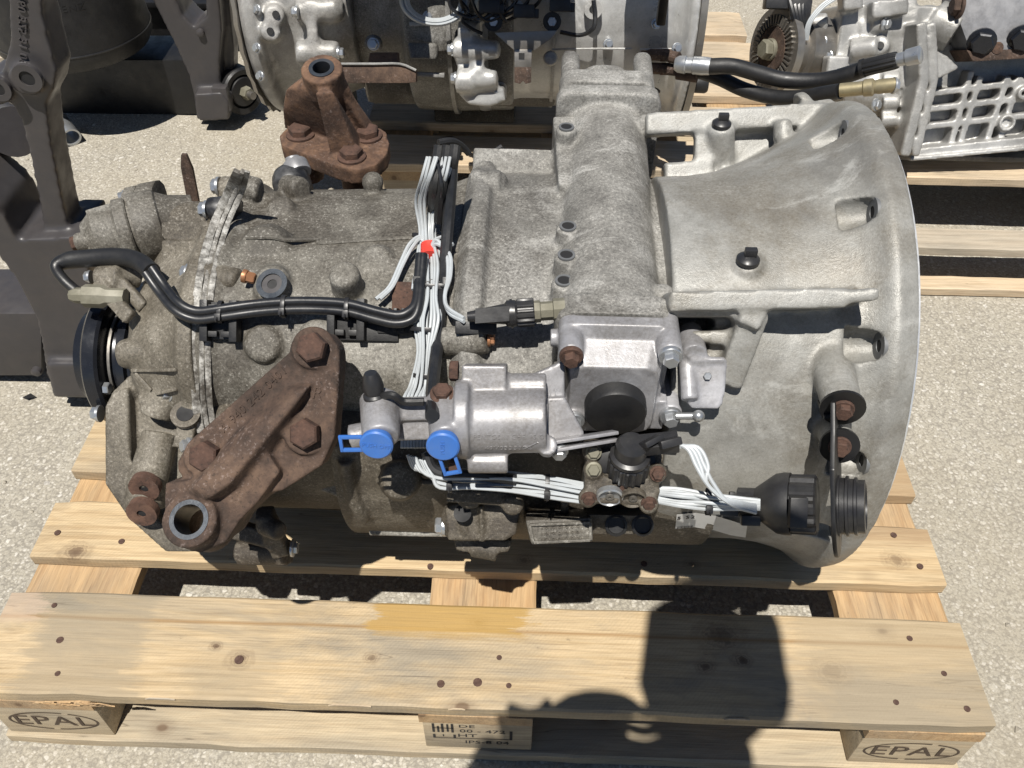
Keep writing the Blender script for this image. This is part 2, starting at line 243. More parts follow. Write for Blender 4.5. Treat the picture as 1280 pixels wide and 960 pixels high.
# ------------------------------------------------------------------ mesh helpers
def basis(ax, hint=None):
    ax = ax.normalized(); h = hint or (ZU if abs(ax.z) < .9 else XD)
    e1 = (h - ax * h.dot(ax)).normalized(); return e1, ax.cross(e1), ax
class MB:
    def __init__(s): s.v = []; s.f = []
    def add(s, vs, fs):
        o = len(s.v); s.v += [V(v) for v in vs]; s.f += [tuple(i + o for i in f) for f in fs]; return s
    def rings(s, rs, cap=True, close=False):
        n = len(rs[0]); vs = [p for r in rs for p in r]; fs = []
        m = len(rs)
        for i in range(m if close else m - 1):
            for j in range(n):
                a, b = i * n + j, i * n + (j + 1) % n; c, d = ((i + 1) % m) * n + (j + 1) % n, ((i + 1) % m) * n + j
                fs.append((a, b, c, d))
        if cap and not close: fs += [tuple(reversed(range(n))), tuple(range((m - 1) * n, m * n))]
        return s.add(vs, fs)
    def lathe(s, prof, o, ax, n=24, cap=True, close=False, hint=None):
        e1, e2, e3 = basis(ax, hint)
        return s.rings([[o + e3 * t + (e1 * cos(2 * pi * k / n) + e2 * sin(2 * pi * k / n)) * r for k in range(n)] for t, r in prof], cap, close)
    def cyl(s, a, b, r, r2=None, n=20):
        d = b - a; return s.lathe([(0, r), (d.length, r if r2 is None else r2)], a, d, n)
    def ring(s, a, ax, ro, ri, h, n=24):
        return s.lathe([(0, ri), (0, ro), (h, ro), (h, ri)], a, ax, n, False, True)
    def boss(s, a, b, r, n=20, rd=.3):
        d = b - a; l = d.length; q = r * rd
        return s.lathe([(0, r * 1.12), (l - q, r), (l - q * .3, r - q * .3), (l, r - q)], a, d, n)
    def box(s, c, h, ex=None, ey=None, ez=None):
        ex = ex or XD; ey = ey or V((0, 1, 0)); ez = ez or ZU
        vs = [c + ex * (h[0] * i) + ey * (h[1] * j) + ez * (h[2] * k) for i in (-1, 1) for j in (-1, 1) for k in (-1, 1)]
        return s.add(vs, [(0, 1, 3, 2), (4, 6, 7, 5), (0, 4, 5, 1), (2, 3, 7, 6), (0, 2, 6, 4), (1, 5, 7, 3)])
    def bb(s, x0, x1, y0, y1, z0, z1): return s.box(V(((x0 + x1) / 2, (y0 + y1) / 2, (z0 + z1) / 2)), ((x1 - x0) / 2, (y1 - y0) / 2, (z1 - z0) / 2))
    def prism(s, pts, d):                       # polygon (3-D points) pushed along d
        n = len(pts); vs = list(pts) + [p + d for p in pts]
        fs = [tuple(range(n)), tuple(reversed(range(n, 2 * n)))] + [(i, n + i, n + (i + 1) % n, (i + 1) % n) for i in range(n)]
        return s.add(vs, fs)
    def bar(s, a, b, w, h, hint=None):           # square bar
        e1, e2, e3 = basis(b - a, hint); return s.box((a + b) / 2, (h / 2, w / 2, (b - a).length / 2), e1, e2, e3)
    def tube(s, pts, r, n=10, sub=6, rf=None):
        pts = smooth_path(pts, sub); rs = []; e = None
        for i, p in enumerate(pts):
            t = (pts[min(i + 1, len(pts) - 1)] - pts[max(i - 1, 0)]).normalized()
            if e is None: e = basis(t)[0]
            e = (e - t * e.dot(t)).normalized(); b = t.cross(e); rr = r if rf is None else r * rf(i / (len(pts) - 1))
            rs.append([p + (e * cos(2 * pi * k / n) + b * sin(2 * pi * k / n)) * rr for k in range(n)])
        return s.rings(rs)
    def ball(s, c, rx, ry=None, rz=None, ax=None, n=16, m=10):
        ry = ry or rx; rz = rz or rx; e1, e2, e3 = basis(ax or ZU)
        rs = [[c + e1 * (rx * sin(pi * i / m) * cos(2 * pi * k / n)) + e2 * (ry * sin(pi * i / m) * sin(2 * pi * k / n)) - e3 * (rz * cos(pi * i / m)) for k in range(n)] for i in range(1, m)]
        return s.rings(rs)
    def hexa(s, o, ax, r, h, washer=0.0, hint=None):
        if washer: s.lathe([(-.001, washer), (h * .22, washer), (h * .3, washer * .92)], o, ax, 20)
        e1, e2, e3 = basis(ax, hint); q = h * .15
        return s.rings([[o + e3 * t + (e1 * cos(pi * k / 3) + e2 * sin(pi * k / 3)) * rr for k in range(6)] for t, rr in ((0, r), (h - q, r), (h, r * .86))])
    def knurl(s, a, b, r, n=16, dep=.1):         # ribbed sleeve
        d = b - a; e1, e2, e3 = basis(d); k4 = n * 4
        ring = lambda t, sc=1: [a + e3 * t + (e1 * cos(2 * pi * k / k4) + e2 * sin(2 * pi * k / k4)) * (r * sc * (1 if k % 4 < 2 else 1 - dep)) for k in range(k4)]
        l = d.length; return s.rings([ring(0, .93), ring(l * .06), ring(l * .94), ring(l, .93)])
    def mesh(s, name, bevel=0.0, ang=35, seg=2):
        me = bpy.data.meshes.new(name); me.from_pydata([tuple(v) for v in s.v], [], s.f)
        bm = bmesh.new(); bm.from_mesh(me); bmesh.ops.recalc_face_normals(bm, faces=bm.faces)
        if bevel:
            es = [e for e in bm.edges if len(e.link_faces) == 2 and e.calc_face_angle(0) > radians(30)]
            bmesh.ops.bevel(bm, geom=es, offset=bevel, segments=seg, affect='EDGES', clamp_overlap=True, profile=.6)
        bm.to_mesh(me); bm.free()
        for p in me.polygons: p.use_smooth = True
        me.set_sharp_from_angle(angle=radians(ang)); return me
def smooth_path(pts, sub):
    if sub < 2 or len(pts) < 3: return list(pts)
    out = []; q = [pts[0] * 2 - pts[1]] + list(pts) + [pts[-1] * 2 - pts[-2]]
    for i in range(1, len(q) - 2):
        a, b, c, d = q[i - 1:i + 3]
        for k in range(sub):
            t = k / sub; out.append(.5 * (2 * b + (c - a) * t + (2 * a - 5 * b + 4 * c - d) * t * t + (3 * b - a - 3 * c + d) * t ** 3))
    return out + [pts[-1]]
def wpos(o):
    p = V((0, 0, 0))
    while o: p = p + o.location; o = o.parent
    return p
def put(name, me, mat, parent=None, mat4=None):
    o = bpy.data.objects.new(name, me); COL.objects.link(o)
    if mat is not None and not me.materials: me.materials.append(M[mat])
    if parent: o.parent = parent
    base = Matrix.Translation(-wpos(parent)) if parent else Matrix.Identity(4)
    o.matrix_local = base @ (mat4 or Matrix.Identity(4)); return o
def obj(name, mb, mat, parent=None, bevel=0.0, ang=35, seg=2): return put(name, mb.mesh(name, bevel, ang, seg), mat, parent)
def thing(name, loc, label, cat, group=None):
    o = bpy.data.objects.new(name, None); COL.objects.link(o); o.location = loc; o.empty_display_size = .05
    return tag(o, label, cat, group)
def tag(o, label=None, cat=None, group=None, kind=None):
    for k, v in (('label', label), ('category', cat), ('group', group), ('kind', kind)):
        if v: o[k] = v
    return o
def ev(o):
    dg = bpy.context.evaluated_depsgraph_get(); dg.update(); me = bpy.data.meshes.new_from_object(o.evaluated_get(dg)); return me
_tex = bpy.data.textures.new('lumps', 'CLOUDS'); _tex.noise_scale = .035; _tex.noise_depth = 3
def cast_mesh(name, mb, vox=.004, it=5, cut=None, lump=.0006):
    t = put('tmp', mb.mesh('tmp'), None)
    def rm():
        r = t.modifiers.new('r', 'REMESH'); r.mode = 'VOXEL'; r.voxel_size = vox; r.use_smooth_shade = True
    rm(); c = None
    if cut:
        c = put('tmpc', cut.mesh('tmpc'), None); b = t.modifiers.new('b', 'BOOLEAN'); b.operation = 'DIFFERENCE'; b.object = c; b.solver = 'EXACT'; b.use_self = True
        rm()
    s = t.modifiers.new('s', 'SMOOTH'); s.factor = .5; s.iterations = it
    if lump:
        d = t.modifiers.new('d', 'DISPLACE'); d.texture = _tex; d.strength = lump; d.mid_level = .5; d.texture_coords = 'LOCAL'
    me = ev(t); me.name = name
    bpy.data.objects.remove(t)
    if c: bpy.data.objects.remove(c)
    for p in me.polygons: p.use_smooth = True
    return me
TREES = []
def cast(name, mb, mat, parent, vox=.004, it=5, cut=None, lump=.0006, solid=True):
    me = cast_mesh(name, mb, vox, it, cut, lump)
    if solid: TREES.append(BVHTree.FromPolygons([v.co.copy() for v in me.vertices], [tuple(p.vertices) for p in me.polygons]))
    return put(name, me, mat, parent)
def hit(px, py, default_w=.15):
    d = ray(px, py).normalized(); best = None
    for t in TREES:
        l, n, i, q = t.ray_cast(CAM, d)
        if l is not None and (best is None or q < best[2]): best = (l, n, q)
    return (best[0], best[1]) if best else (P(px, py, default_w), -d)
def raised(px, py, lift): return hit(px, py)[0] - ray(px, py).normalized() * lift
def lay(path, lift, base=None):                  # cable path resting on what lies behind it, evened out
    pts = [hit(a, b)[0] for a, b in path]; dep = [(p - CAM).length for p in pts]
    for _ in range(2):
        dep = [min(dep[i], (dep[max(i - 1, 0)] + dep[i] + dep[min(i + 1, len(dep) - 1)]) / 3) for i in range(len(dep))]
    return [CAM + ray(a, b).normalized() * (q - lift) for (a, b), q in zip(path, dep)]
def rot_to(p, ax, spin=0.0):
    return Matrix.Translation(p) @ ax.to_track_quat('Z', 'Y').to_matrix().to_4x4() @ Matrix.Rotation(spin, 4, 'Z')
PIECES = {}
def piece(name, key, make, mat, parent, p, ax, spin=0.0):
    if (key, mat) not in PIECES:
        me = make().mesh(name + '_' + mat); me.materials.append(M[mat]); PIECES[(key, mat)] = me
    return put(name, PIECES[(key, mat)], mat, parent, rot_to(p, ax, spin))
O = V((0, 0, 0))
def bolt(parent, p, ax, r=.009, h=.008, mat='zinc', washer=1.35, spin=0.0, name='bolt'):
    return piece(name, ('hex', r, h, washer), lambda: MB().hexa(O, ZU, r, h, r * washer if washer else 0), mat, parent, p, ax, spin)
def text_verts(s, size=1.0, depth=0.0, res=2, space=1.0):
    cu = bpy.data.curves.new('t', 'FONT'); cu.body = s; cu.size = size; cu.extrude = depth; cu.resolution_u = res; cu.align_x = 'CENTER'; cu.align_y = 'CENTER'; cu.space_character = space
    o = bpy.data.objects.new('t', cu); COL.objects.link(o); me = ev(o); bpy.data.objects.remove(o); bpy.data.curves.remove(cu)
    vs = [v.co.copy() for v in me.vertices]; fs = [tuple(p.vertices) for p in me.polygons]; bpy.data.meshes.remove(me); return vs, fs
def text(mb, s, c, ex, ey, height, depth=.0008, space=1.0, tree=None, stretch=1.0):
    vs, fs = text_verts(s, height * 1.38, depth, 2, space); ez = ex.cross(ey).normalized(); out = []
    for v in vs:
        p = c + ex * v.x * stretch + ey * v.y
        if tree is not None:
            l, n, i, q = tree.ray_cast(p + ez * .08, -ez)
            if l is not None: p = l
        out.append(p + ez * v.z)
    return mb.add(out, fs)
def superring(x, af, ab, bt, bb, e=3.0, n=64, y0=.36, z0=.416):
    r = []
    for k in range(n):
        t = 2 * pi * k / n; c, s = cos(t), sin(t)
        yy = abs(c) ** (2 / e) * (ab if c > 0 else -af); zz = abs(s) ** (2 / e) * (bt if s > 0 else -bb)
        r.append(V((x, y0 + yy, z0 + zz)))
    return r

# ------------------------------------------------------------------ the ground
g = MB(); g.add([(-60, -60, 0), (60, -60, 0), (60, 60, 0), (-60, 60, 0)], [(0, 1, 2, 3)])
tag(obj('ground', g, 'ground'), kind='structure')
gm = MB(); rg = random.Random(3)
for k in range(420):
    x, y = rg.uniform(-.9, 2.0), rg.uniform(-.15, 2.4)
    if .0 < x < 1.2 and 0 < y < .8: continue
    r = rg.uniform(.0014, .0042) * (1.6 if rg.random() < .06 else 1); a = rg.uniform(0, 6.28); e1, e2 = V((cos(a), sin(a), 0)), V((-sin(a), cos(a), 0)); c = V((x, y, r * .35))
    gm.add([c + e1 * r * rg.uniform(.8, 1.5), c + e2 * r * rg.uniform(.6, 1.1), c - e1 * r * rg.uniform(.7, 1.3), c - e2 * r * rg.uniform(.6, 1.2), c + ZU * r * .7 + e1 * r * .2, c - ZU * r * .6], [(0, 1, 4), (1, 2, 4), (2, 3, 4), (3, 0, 4), (1, 0, 5), (2, 1, 5), (3, 2, 5), (0, 3, 5)])
tag(obj('loose_grit', gm, 'grit', None), 'small loose stones scattered over the paved ground', 'grit', kind='stuff')
# ------------------------------------------------------------------ pallets
def board(name, x0, x1, y0, y1, z0, z1, mat, parent, along='x', wob=.0012, seg=28):
    """a sawn plank with slightly wavy, worn edges"""
    mb = MB(); rs = []; c = .0022
    for i in range(seg + 1):
        t = i / seg; j = lambda a=wob: random.uniform(-a, a) * (1.6 if random.random() < .06 else .7)
        a0, a1 = (y0, y1) if along == 'x' else (x0, x1); l0, l1 = (x0, x1) if along == 'x' else (y0, y1)
        q = l0 + (l1 - l0) * t; d0, d1, e1 = j(), j(), j(.0006)
        end = .002 if i in (0, seg) else 0
        prof = [(a0 + d0 + end, z0 + c), (a0 + d0 + c, z0), (a1 + d1 - c, z0), (a1 + d1 - end, z0 + c), (a1 + d1 - end, z1 - c + e1 - end), (a1 + d1 - c * 1.4, z1 + e1 - end), (a0 + d0 + c * 1.4, z1 + e1 - end), (a0 + d0 + end, z1 - c + e1 - end)]
        rs.append([V((q, a, z)) if along == 'x' else V((a, q, z)) for a, z in prof])
    mb.rings(rs); return obj(name, mb, mat, parent, ang=28)
def nail(parent, x, y, z, r=.0042):
    piece('nail', ('nail', r), lambda: MB().lathe([(-.004, r), (.0008, r), (.0012, r * .7)], O, ZU, 10), 'nailm', parent, V((x, y, z)), ZU, random.random())
def pallet(t, x0, y0, decks, dm, cm, bm_, sk=True, length=1.2, depth=.8, nails=True):
    out = []
    for (a, b), m in zip(decks, dm): out.append(board('deck_board', x0 + random.uniform(-.002, .002), x0 + length + random.uniform(-.002, .002), y0 + a, y0 + b, .122, .144, m, t))
    xs = [(0, .145), (length / 2 - .0725, length / 2 + .0725), (length - .145, length)]; ys = [(0, .1), (depth / 2 - .0725, depth / 2 + .0725), (depth - .1, depth)]
    for a, b in xs:
        board('stringer_board', x0 + a + .003, x0 + b - .003, y0 + .004, y0 + depth - .003, .1002, .1218, cm, t, 'y')
        for c, d in ys:
            mb = MB().bb(x0 + a + .005 + random.uniform(0, .003), x0 + b - .005, y0 + c + .006, y0 + d - .002, .0222, .1)
            out.append(obj('block', mb, bm_, t, .0025))
    if sk:
        for c, d in ys: board('skid_board', x0, x0 + length, y0 + c, y0 + d, .001, .022, bm_, t)
    return out
DK = [(.004, .138), (.188, .28), (.332, .472), (.52, .61), (.662, .8)]
pal = thing('euro_pallet', (.6, .4, 0), 'pale wooden pallet with EPAL marks on its blocks, under the large gearbox in front', 'pallet', 'wooden pallets')
parts = pallet(pal, 0, 0, DK, ['deck0', 'deck', 'deck', 'deck', 'deck'], 'cross', 'block')
d0, d1 = parts[0], parts[1]
for px, py in [(68, 757), (75, 800), (72, 842), (299, 825), (597, 853), (551, 855), (636, 857), (624, 822), (1180, 842), (1209, 886), (1137, 798), (1120, 878)]:
    p = onz(px, py, .144); nail(d0, p.x, p.y, .1436 + .0004 * (px % 3), .0034 + .0004 * (px % 4) if (px, py) not in [(597, 853), (299, 825)] else .0055)
for px, py in [(72, 666), (152, 677), (1150, 708), (1117, 669), (538, 708), (805, 705)]:
    p = onz(px, py, .144); nail(d1, p.x, p.y, .1442)
for px, py, ln_, m_ in [(410, 884, .05, 'deckp'), (905, 903, .03, 'deckp'), (180, 878, .035, 'deckg'), (560, 888, .02, 'deckp')]:
    p = onz(px, py, .141); p.y = .0035; obj('splinter', MB().prism([p, p + XD * ln_ + ZU * .001, p + XD * ln_ * .8 + ZU * .0032, p + XD * .006 + ZU * .003], YF * .0016), m_, d0)
for px, py, ln_ in [(75, 882, .05), (40, 880, .04), (110, 884, .02)]:
    p = onz(px, py, .121); p.y = .0025
    for k in range(6): q = p + XD * (ln_ * k / 6) + ZU * random.uniform(-.004, .003); obj('splinter', MB().prism([q, q + XD * .014 + ZU * random.uniform(-.003, .003), q + XD * .004 + ZU * .003], YF * .0015), 'cross', d0)
# scorched marks on the front blocks
def mark(parent, mat='brand'):
    return lambda mb, name='print': obj(name, mb, mat, parent)
def epal(parent, cx, cz, y, w, h):
    mb = MB(); n = 40
    for k in range(n):
        if k in (7, 29): continue
        a, b = 2 * pi * k / n, 2 * pi * (k + 1) / n
        o = lambda t, q: V((cx + (w / 2 + q) * cos(t), y - .0006, cz + (h / 2 + q) * sin(t)))
        mb.add([o(a, 0), o(b, 0), o(b, -.0028), o(a, -.0028)], [(0, 1, 2, 3)])
    text(mb, 'EPAL', V((cx, y - .0008, cz)), XD, ZU, h * .52, .0002, 1.05, stretch=1.25); obj('scorched_mark', mb, 'brand', parent)
blocks = [o for o in pal.children if o.name.split('.')[0] == 'block']
b_of = lambda x: min((o for o in blocks if min(v.co.y for v in o.data.vertices) < .02), key=lambda o: abs(sum(v.co.x for v in o.data.vertices) / len(o.data.vertices) - x))
epal(b_of(.07), .076, .062, .006, .112, .05); epal(b_of(1.13), 1.128, .062, .006, .116, .05)
cb = b_of(.6); mb = MB(); yb = .0054
for a, b, c, d in [(.546, .549, .07, .095), (.552, .5545, .07, .088), (.557, .560, .07, .095), (.5635, .566, .072, .094), (.569, .572, .07, .095), (.5475, .572, .0815, .0835),
                   (.546, .642, .053, .0545), (.546, .549, .054, .064), (.558, .5595, .058, .064), (.571, .574, .054, .064), (.640, .6435, .053, .079)]:
    mb.add([V((a, yb, c)), V((b, yb, c)), V((b, yb, d)), V((a, yb, d))], [(0, 1, 2, 3)])
text(mb, 'DE', V((.588, yb, .089)), XD, ZU, .008, .0001, stretch=1.5); text(mb, '00 - 472', V((.607, yb, .0755)), XD, ZU, .009, .0001, stretch=1.35)
text(mb, 'HT', V((.588, yb, .062)), XD, ZU, .009, .0001, stretch=1.5); text(mb, 'IPS-8 04', V((.612, yb, .043)), XD, ZU, .009, .0001, stretch=1.35)
obj('stamped_print', mb, 'ink', cb)
pal2 = thing('pallet', (.735, 1.565, 0), 'pale wooden pallet under the far gearbox at the top middle', 'pallet', 'wooden pallets')
pallet(pal2, .275, 1.165, [(0, .118), (.171, .271), (.325, .465), (.515, .615), (.655, .8)], ['deckp'] * 5, 'cross', 'block', length=.92)
pal3 = thing('slatted_pallet', (1.9, 1.2, 0), 'greyed slatted pallet with wide gaps, under the gearbox at the right edge', 'pallet', 'wooden pallets')
for a, b, z, m in [(.95, .992, .021, 'deckp'), (.978, 1.045, .10, 'deckg'), (1.146, 1.215, .152, 'deckp'), (1.36, 1.46, .152, 'deckg'), (1.6, 1.7, .152, 'deckp')]: board('deck_board', 1.245, 2.45, a, b, z - .02, z, m, pal3)
for a in (1.25, 1.80, 2.34):
    for c in (1.15, 1.36, 1.6): obj('block', MB().bb(a + .005, a + .1, c + .002, c + .06, .001, .1316), 'deckg', pal3, .002)
    obj('block', MB().bb(a + .005, a + .1, .98, 1.043, .022, .0796), 'deckg', pal3, .002)
# ------------------------------------------------------------------ the front gearbox
gb = thing('gearbox', (.6, .36, .144), 'large dirty aluminium lorry gearbox lying on the front pallet, wiring and rusty brackets on it', 'gearbox', 'lorry gearboxes')
UPF = (ZU * .8 + YF * .6).normalized()
# --- bell housing
mb = MB()
BELLP = [(.79, .212), (.81, .213), (.83, .214), (.86, .218), (.90, .228), (.93, .239), (.955, .251), (.972, .261), (.983, .270), (.992, .28), (.999, .2855), (1.02, .287)]
def bell_c(x): t = max(0, min(1, (x - .85) / .17)); return V((x, .34 + .064 * t, .394 - .018 * t))
rs = []
for x, r in BELLP:
    c = bell_c(x); rs.append([V((x, c.y + r * cos(2 * pi * k / 96), max(.1465, c.z + r * sin(2 * pi * k / 96)))) for k in range(96)])
mb.rings(rs)
HOLES = []; cut = MB()
for q in [(1061, 142), (1099, 254), (1108, 433), (1088, 592), (1046, 672)]:
    p = onx(*q, .989); c = bell_c(.989); d = p - c; p = c + d.normalized() * min(d.length, .2635); HOLES.append(p)
    d = d.normalized(); cut.cyl(p - XD * .034 - d * .006, p, .019, .0145)
# upper web with a window, carried on world-vertical posts
wb = lambda px, py, w=-.02: P(px, py, w)
mb.bar(wb(806, 157), wb(1030, 144), .026, .024, WD); mb.bar(wb(880, 152), wb(878, 205), .022, .018, WD); mb.bar(wb(830, 216), wb(890, 212), .022, .02, WD)
mb.prism([wb(905, 145, -.03), wb(1030, 132, -.03), wb(1030, 150, -.03), wb(965, 185, -.03), wb(905, 215, -.03)], -WD * .012)
p = onz(903, 208, .545); mb.boss(p - ZU * .03, onz(902, 156, .60), .0165)
mb.boss(P(979, 175, 0), P(978, 150, 0), .011); mb.boss(P(1000, 135, -.03), P(1012, 128, -.03), .017)
mb.prism([P(1000, 143, -.02), P(1016, 126, -.02), P(1040, 122, -.02), P(1056, 150, -.02)], -WD * .02)
# front rib across the bell
def rib(a, b, wa, wb_, th, dep):
    A, B = P(*a, wa), P(*b, wb_); mb.prism([A + UD * th / 2, B + UD * th / 2, B - UD * th / 2, A - UD * th / 2], -WD * dep)
rib((836, 377), (1060, 372), .255, .262, .018, .15); rib((1050, 372), (1100, 367), .262, .268, .012, .1)
rib((836, 388), (950, 388), .245, .245, .012, .1)
cut.prism([P(a, b, .3) for a, b in [(868, 396), (918, 396), (924, 404), (916, 414), (868, 414)]], -WD * .2); cut.prism([P(a, b, .3) for a, b in [(876, 432), (912, 430), (908, 448), (876, 448)]], -WD * .2)
p = onz(931, 368, .555); mb.boss(p, onz(934, 326, .60), .0155)
rib((862, 423), (935, 421), .225, .232, .014, .03)
A, B = P(943, 386, .235), P(908, 478, .215); mb.bar(A, B, .026, .03, WD); mb.bar(P(925, 384, .24), P(952, 395, .24), .03, .03, WD)
# two bosses that carry the plug bracket
mb.boss(P(1034, 436, .19), P(1053, 508, .245), .0185, rd=.1); mb.boss(P(1040, 535, .2), P(1049, 556, .235), .015, rd=.1)
bell = cast('bell_housing', mb, 'bell', gb, .0026, 3, cut)
obj('machined_face', MB().ring(V((1.0195, .404, .376)), XD, .279, .23, .0045, 96), 'machined', bell)
for q in HOLES:
    w_ = obj('spotface', MB().ring(q - XD * .0018, XD, .0148, .0062, .0035, 28), 'washer', bell)
    obj('bolt_hole', MB().lathe([(0, .0064), (.0025, .0064)], q - XD * .001, XD, 16), 'hole', w_)
def post_plug(top):
    a = obj('breather_cap', MB().lathe([(-.002, .0115), (.002, .0115), (.003, .0105), (.006, .0055)], top, ZU, 20), 'black', bell, ang=40)
    obj('tab', MB().box(top + ZU * .009 + XD * .001, (.006, .0035, .0045)), 'black', a, .001)
post_plug(onz(902, 155, .602)); post_plug(onz(935, 325, .602))

# --- front case with the shift tower
mb = MB(); e = 3.0
st = [(.572, .185, .19, .15, .26), (.584, .207, .2, .165, .268), (.600, .205, .2, .163, .267), (.606, .196, .19, .152, .262), (.70, .194, .19, .152, .26), (.80, .172, .18, .15, .225), (.83, .16, .165, .15, .18)]
mb.rings([superring(x, *q, e) for x, *q in st])
def drum(x0, x1, y, z, r): mb.rings([[V((x, y + r * cos(2 * pi * k / 72), min(.447, max(.1465, z + r * sin(2 * pi * k / 72))))) for k in range(72)] for x in (x0, x1)])
# back rail and pads of the top face
mb.bar(P(592, 203, -.03), P(700, 206, -.03), .03, .03, WD); mb.boss(P(645, 215, -.04), P(645, 192, -.04), .011)
mb.cyl(onz(612, 232, .565), onz(625, 232, .565), .018); mb.boss(onz(590, 232, .56), onz(634, 233, .563), .017, rd=.5); mb.cyl(onz(603, 210, .56), onz(618, 236, .55), .014)
mb.boss(onz(592, 325, .548), onz(636, 326, .542), .0185, rd=.6); mb.cyl(onz(655, 345, .52), onz(655, 345, .54), .018); mb.boss(onz(655, 400, .5), onz(655, 342, .545), .0165, rd=.6)
# shift tower: horizontal barrel pointing at the viewer, capped flange at the back
ty = lambda y, x=None: V((.7275 + (y - .2) * .03 if x is None else x, y, .544))
def tower_ring(y, r, hx=None, z0=.544, dz=0):
    c = ty(y); return [V((c.x + r * (abs(cos(t)) ** .8) * (1 if cos(t) > 0 else -1), y, z0 + dz + r * sin(t) * (1.02 if sin(t) > 0 else 1.6))) for t in [2 * pi * k / 48 for k in range(48)]]
mb.rings([tower_ring(y, r) for y, r in [(.2, .054), (.22, .054), (.30, .0535), (.45, .0535), (.57, .054), (.60, .054)]])
def plate_y(y0, y1, x0, x1, z0, z1, rr=.015):       # rounded plate in the vertical plane across the barrel
    r_ = lambda y: [V((x0 if i in (2, 3) else x1, y, z0 if i in (0, 3) else z1)) + V((rr * cx, 0, rr * cz)) for i in range(4) for cx, cz in CORN[i]]
    mb.rings([r_(y0), r_(y1)])
CORN = [[(0, 1), (-.3, .3), (-1, 0)][::-1], [(0, -1), (-.3, -.3), (-1, 0)], [(1, 0), (.3, -.3), (0, -1)][::-1], [(0, 1), (.3, .3), (1, 0)][::-1]]
CORN = [[(-1, 0), (-.3, .3), (0, 1)], [(0, -1), (-.3, -.3), (-1, 0)], [(1, 0), (.3, -.3), (0, -1)], [(0, 1), (.3, .3), (1, 0)]]
plate_y(.182, .21, .674, .786, .47, .598); plate_y(.575, .60, .676, .806, .48, .612); plate_y(.607, .64, .68, .80, .48, .612)
mb.rings([tower_ring(y, r) for y, r in [(.60, .046), (.70, .045), (.705, .04)]])
for xx in (.693, .79): mb.cyl(V((xx, .60, .59)), V((xx + .003, .72, .588)), .0125)
for px, py, z in [(708, 160, .60), (710, 284, .588), (708, 320, .588), (705, 352, .582)]:
    q = onz(px, py, z); mb.boss(q - ZU * .05, q, .0125, rd=.12)
q = onz(808, 150, .59); mb.ball(q - ZU * .008, .014); q = onz(829, 362, .58); mb.ball(q - ZU * .01, .014)
mb.bar(V((.683, .57, .56)), V((.69, .42, .555)), .022, .05, ZU)
front = cast('front_case', mb, 'case2', gb, .0026, 3)
for px, py, z in [(708, 159, .601), (710, 283, .589), (708, 319, .589), (705, 351, .583)]:
    q = onz(px, py, z); s_ = obj('threaded_socket', MB().ring(q - ZU * .001, ZU, .009, .0065, .0022, 20), 'washer', front)
    obj('bore', MB().lathe([(0, .0066), (.0012, .0066)], q - ZU * .0008, ZU, 14), 'hole', s_)

# --- middle case
mb = MB()
st = [(.302, .165, .16, .135, .25), (.318, .175, .168, .142, .258), (.33, .168, .16, .134, .255), (.40, .17, .163, .136, .256), (.50, .175, .168, .138, .258), (.545, .178, .168, .139, .258), (.555, .186, .176, .146, .262), (.574, .19, .184, .152, .265)]
mb.rings([superring(x, *q, 2.8) for x, *q in st])
base_tree = lambda: BVHTree.FromPolygons([v.copy() for v in mb.v], mb.f)
bt_ = base_tree()
def surf(px, py): l, n, i, q = bt_.ray_cast(CAM, ray(px, py).normalized()); return l
for px, py, r_, h_, a_ in [(436, 362, .016, .032, (ZU + YF * .3).normalized()), (341, 362, .0195, .012, (ZU * .85 + YF * .45).normalized()), (352, 262, .016, .008, (ZU + YF * .4).normalized()), (400, 425, .022, .012, WD), (330, 430, .02, .01, WD), (470, 330, .02, .006, WD), (330, 315, .03, .005, WD)]:
    q = surf(px, py); mb.boss(q - a_ * .02, q + a_ * h_, r_, rd=.35)
mb.boss(onz(330, 262, .53), onz(350, 250, .55), .013); mb.boss(onz(432, 372, .49), onz(437, 340, .545), .015, rd=.5); mb.boss(onz(345, 350, .52), onz(341, 354, .55), .0185, rd=.15)
mb.ball(onz(466, 228, .552), .013)                                          # dome
mb.boss(P(360, 235, .02), P(378, 236, .04), .014)
mb.boss(onz(300, 245, .53), onz(325, 248, .54), .012)
mb.cyl(onz(335, 410, .44), onz(352, 425, .45), .035); mb.boss(onz(600, 430, .43), onz(612, 424, .45), .014); mb.cyl(P(556, 426, .195), P(610, 424, .208), .0145); mb.cyl(P(575, 445, .19), P(600, 445, .19), .014)
for a, b, w in [((312, 298), (345, 298), .14), ((345, 298), (395, 300), .15), ((395, 300), (402, 303), .15), ((402, 303), (525, 297), .15)]:
    pa, pb = hit(*a)[0], hit(*b)[0]
# lower drum, rim and sump
mb.bar(P(462, 662, .06), P(560, 664, .06), .012, .014, WD)
mb.prism([P(392, 610, .1), P(440, 585, .12), P(470, 570, .13), P(470, 578, .13), P(445, 600, .12), P(428, 625, .11)], -WD * .05)
# rear flange lugs
for px, py in [(292, 232), (270, 262)]: mb.boss(P(px, py, .05), P(px + 35, py + 6, .05), .014)
mid = cast('main_case', mb, 'case', gb, .0026, 3)
def hull(mb, pts):
    bm = bmesh.new(); vs = [bm.verts.new(p) for p in pts]; r = bmesh.ops.convex_hull(bm, input=vs)
    bmesh.ops.delete(bm, geom=[v for v in bm.verts if not v.link_faces], context='VERTS'); bm.verts.index_update()
    mb.add([v.co.copy() for v in bm.verts], [tuple(v.index for v in f.verts) for f in bm.faces]); bm.free(); return mb
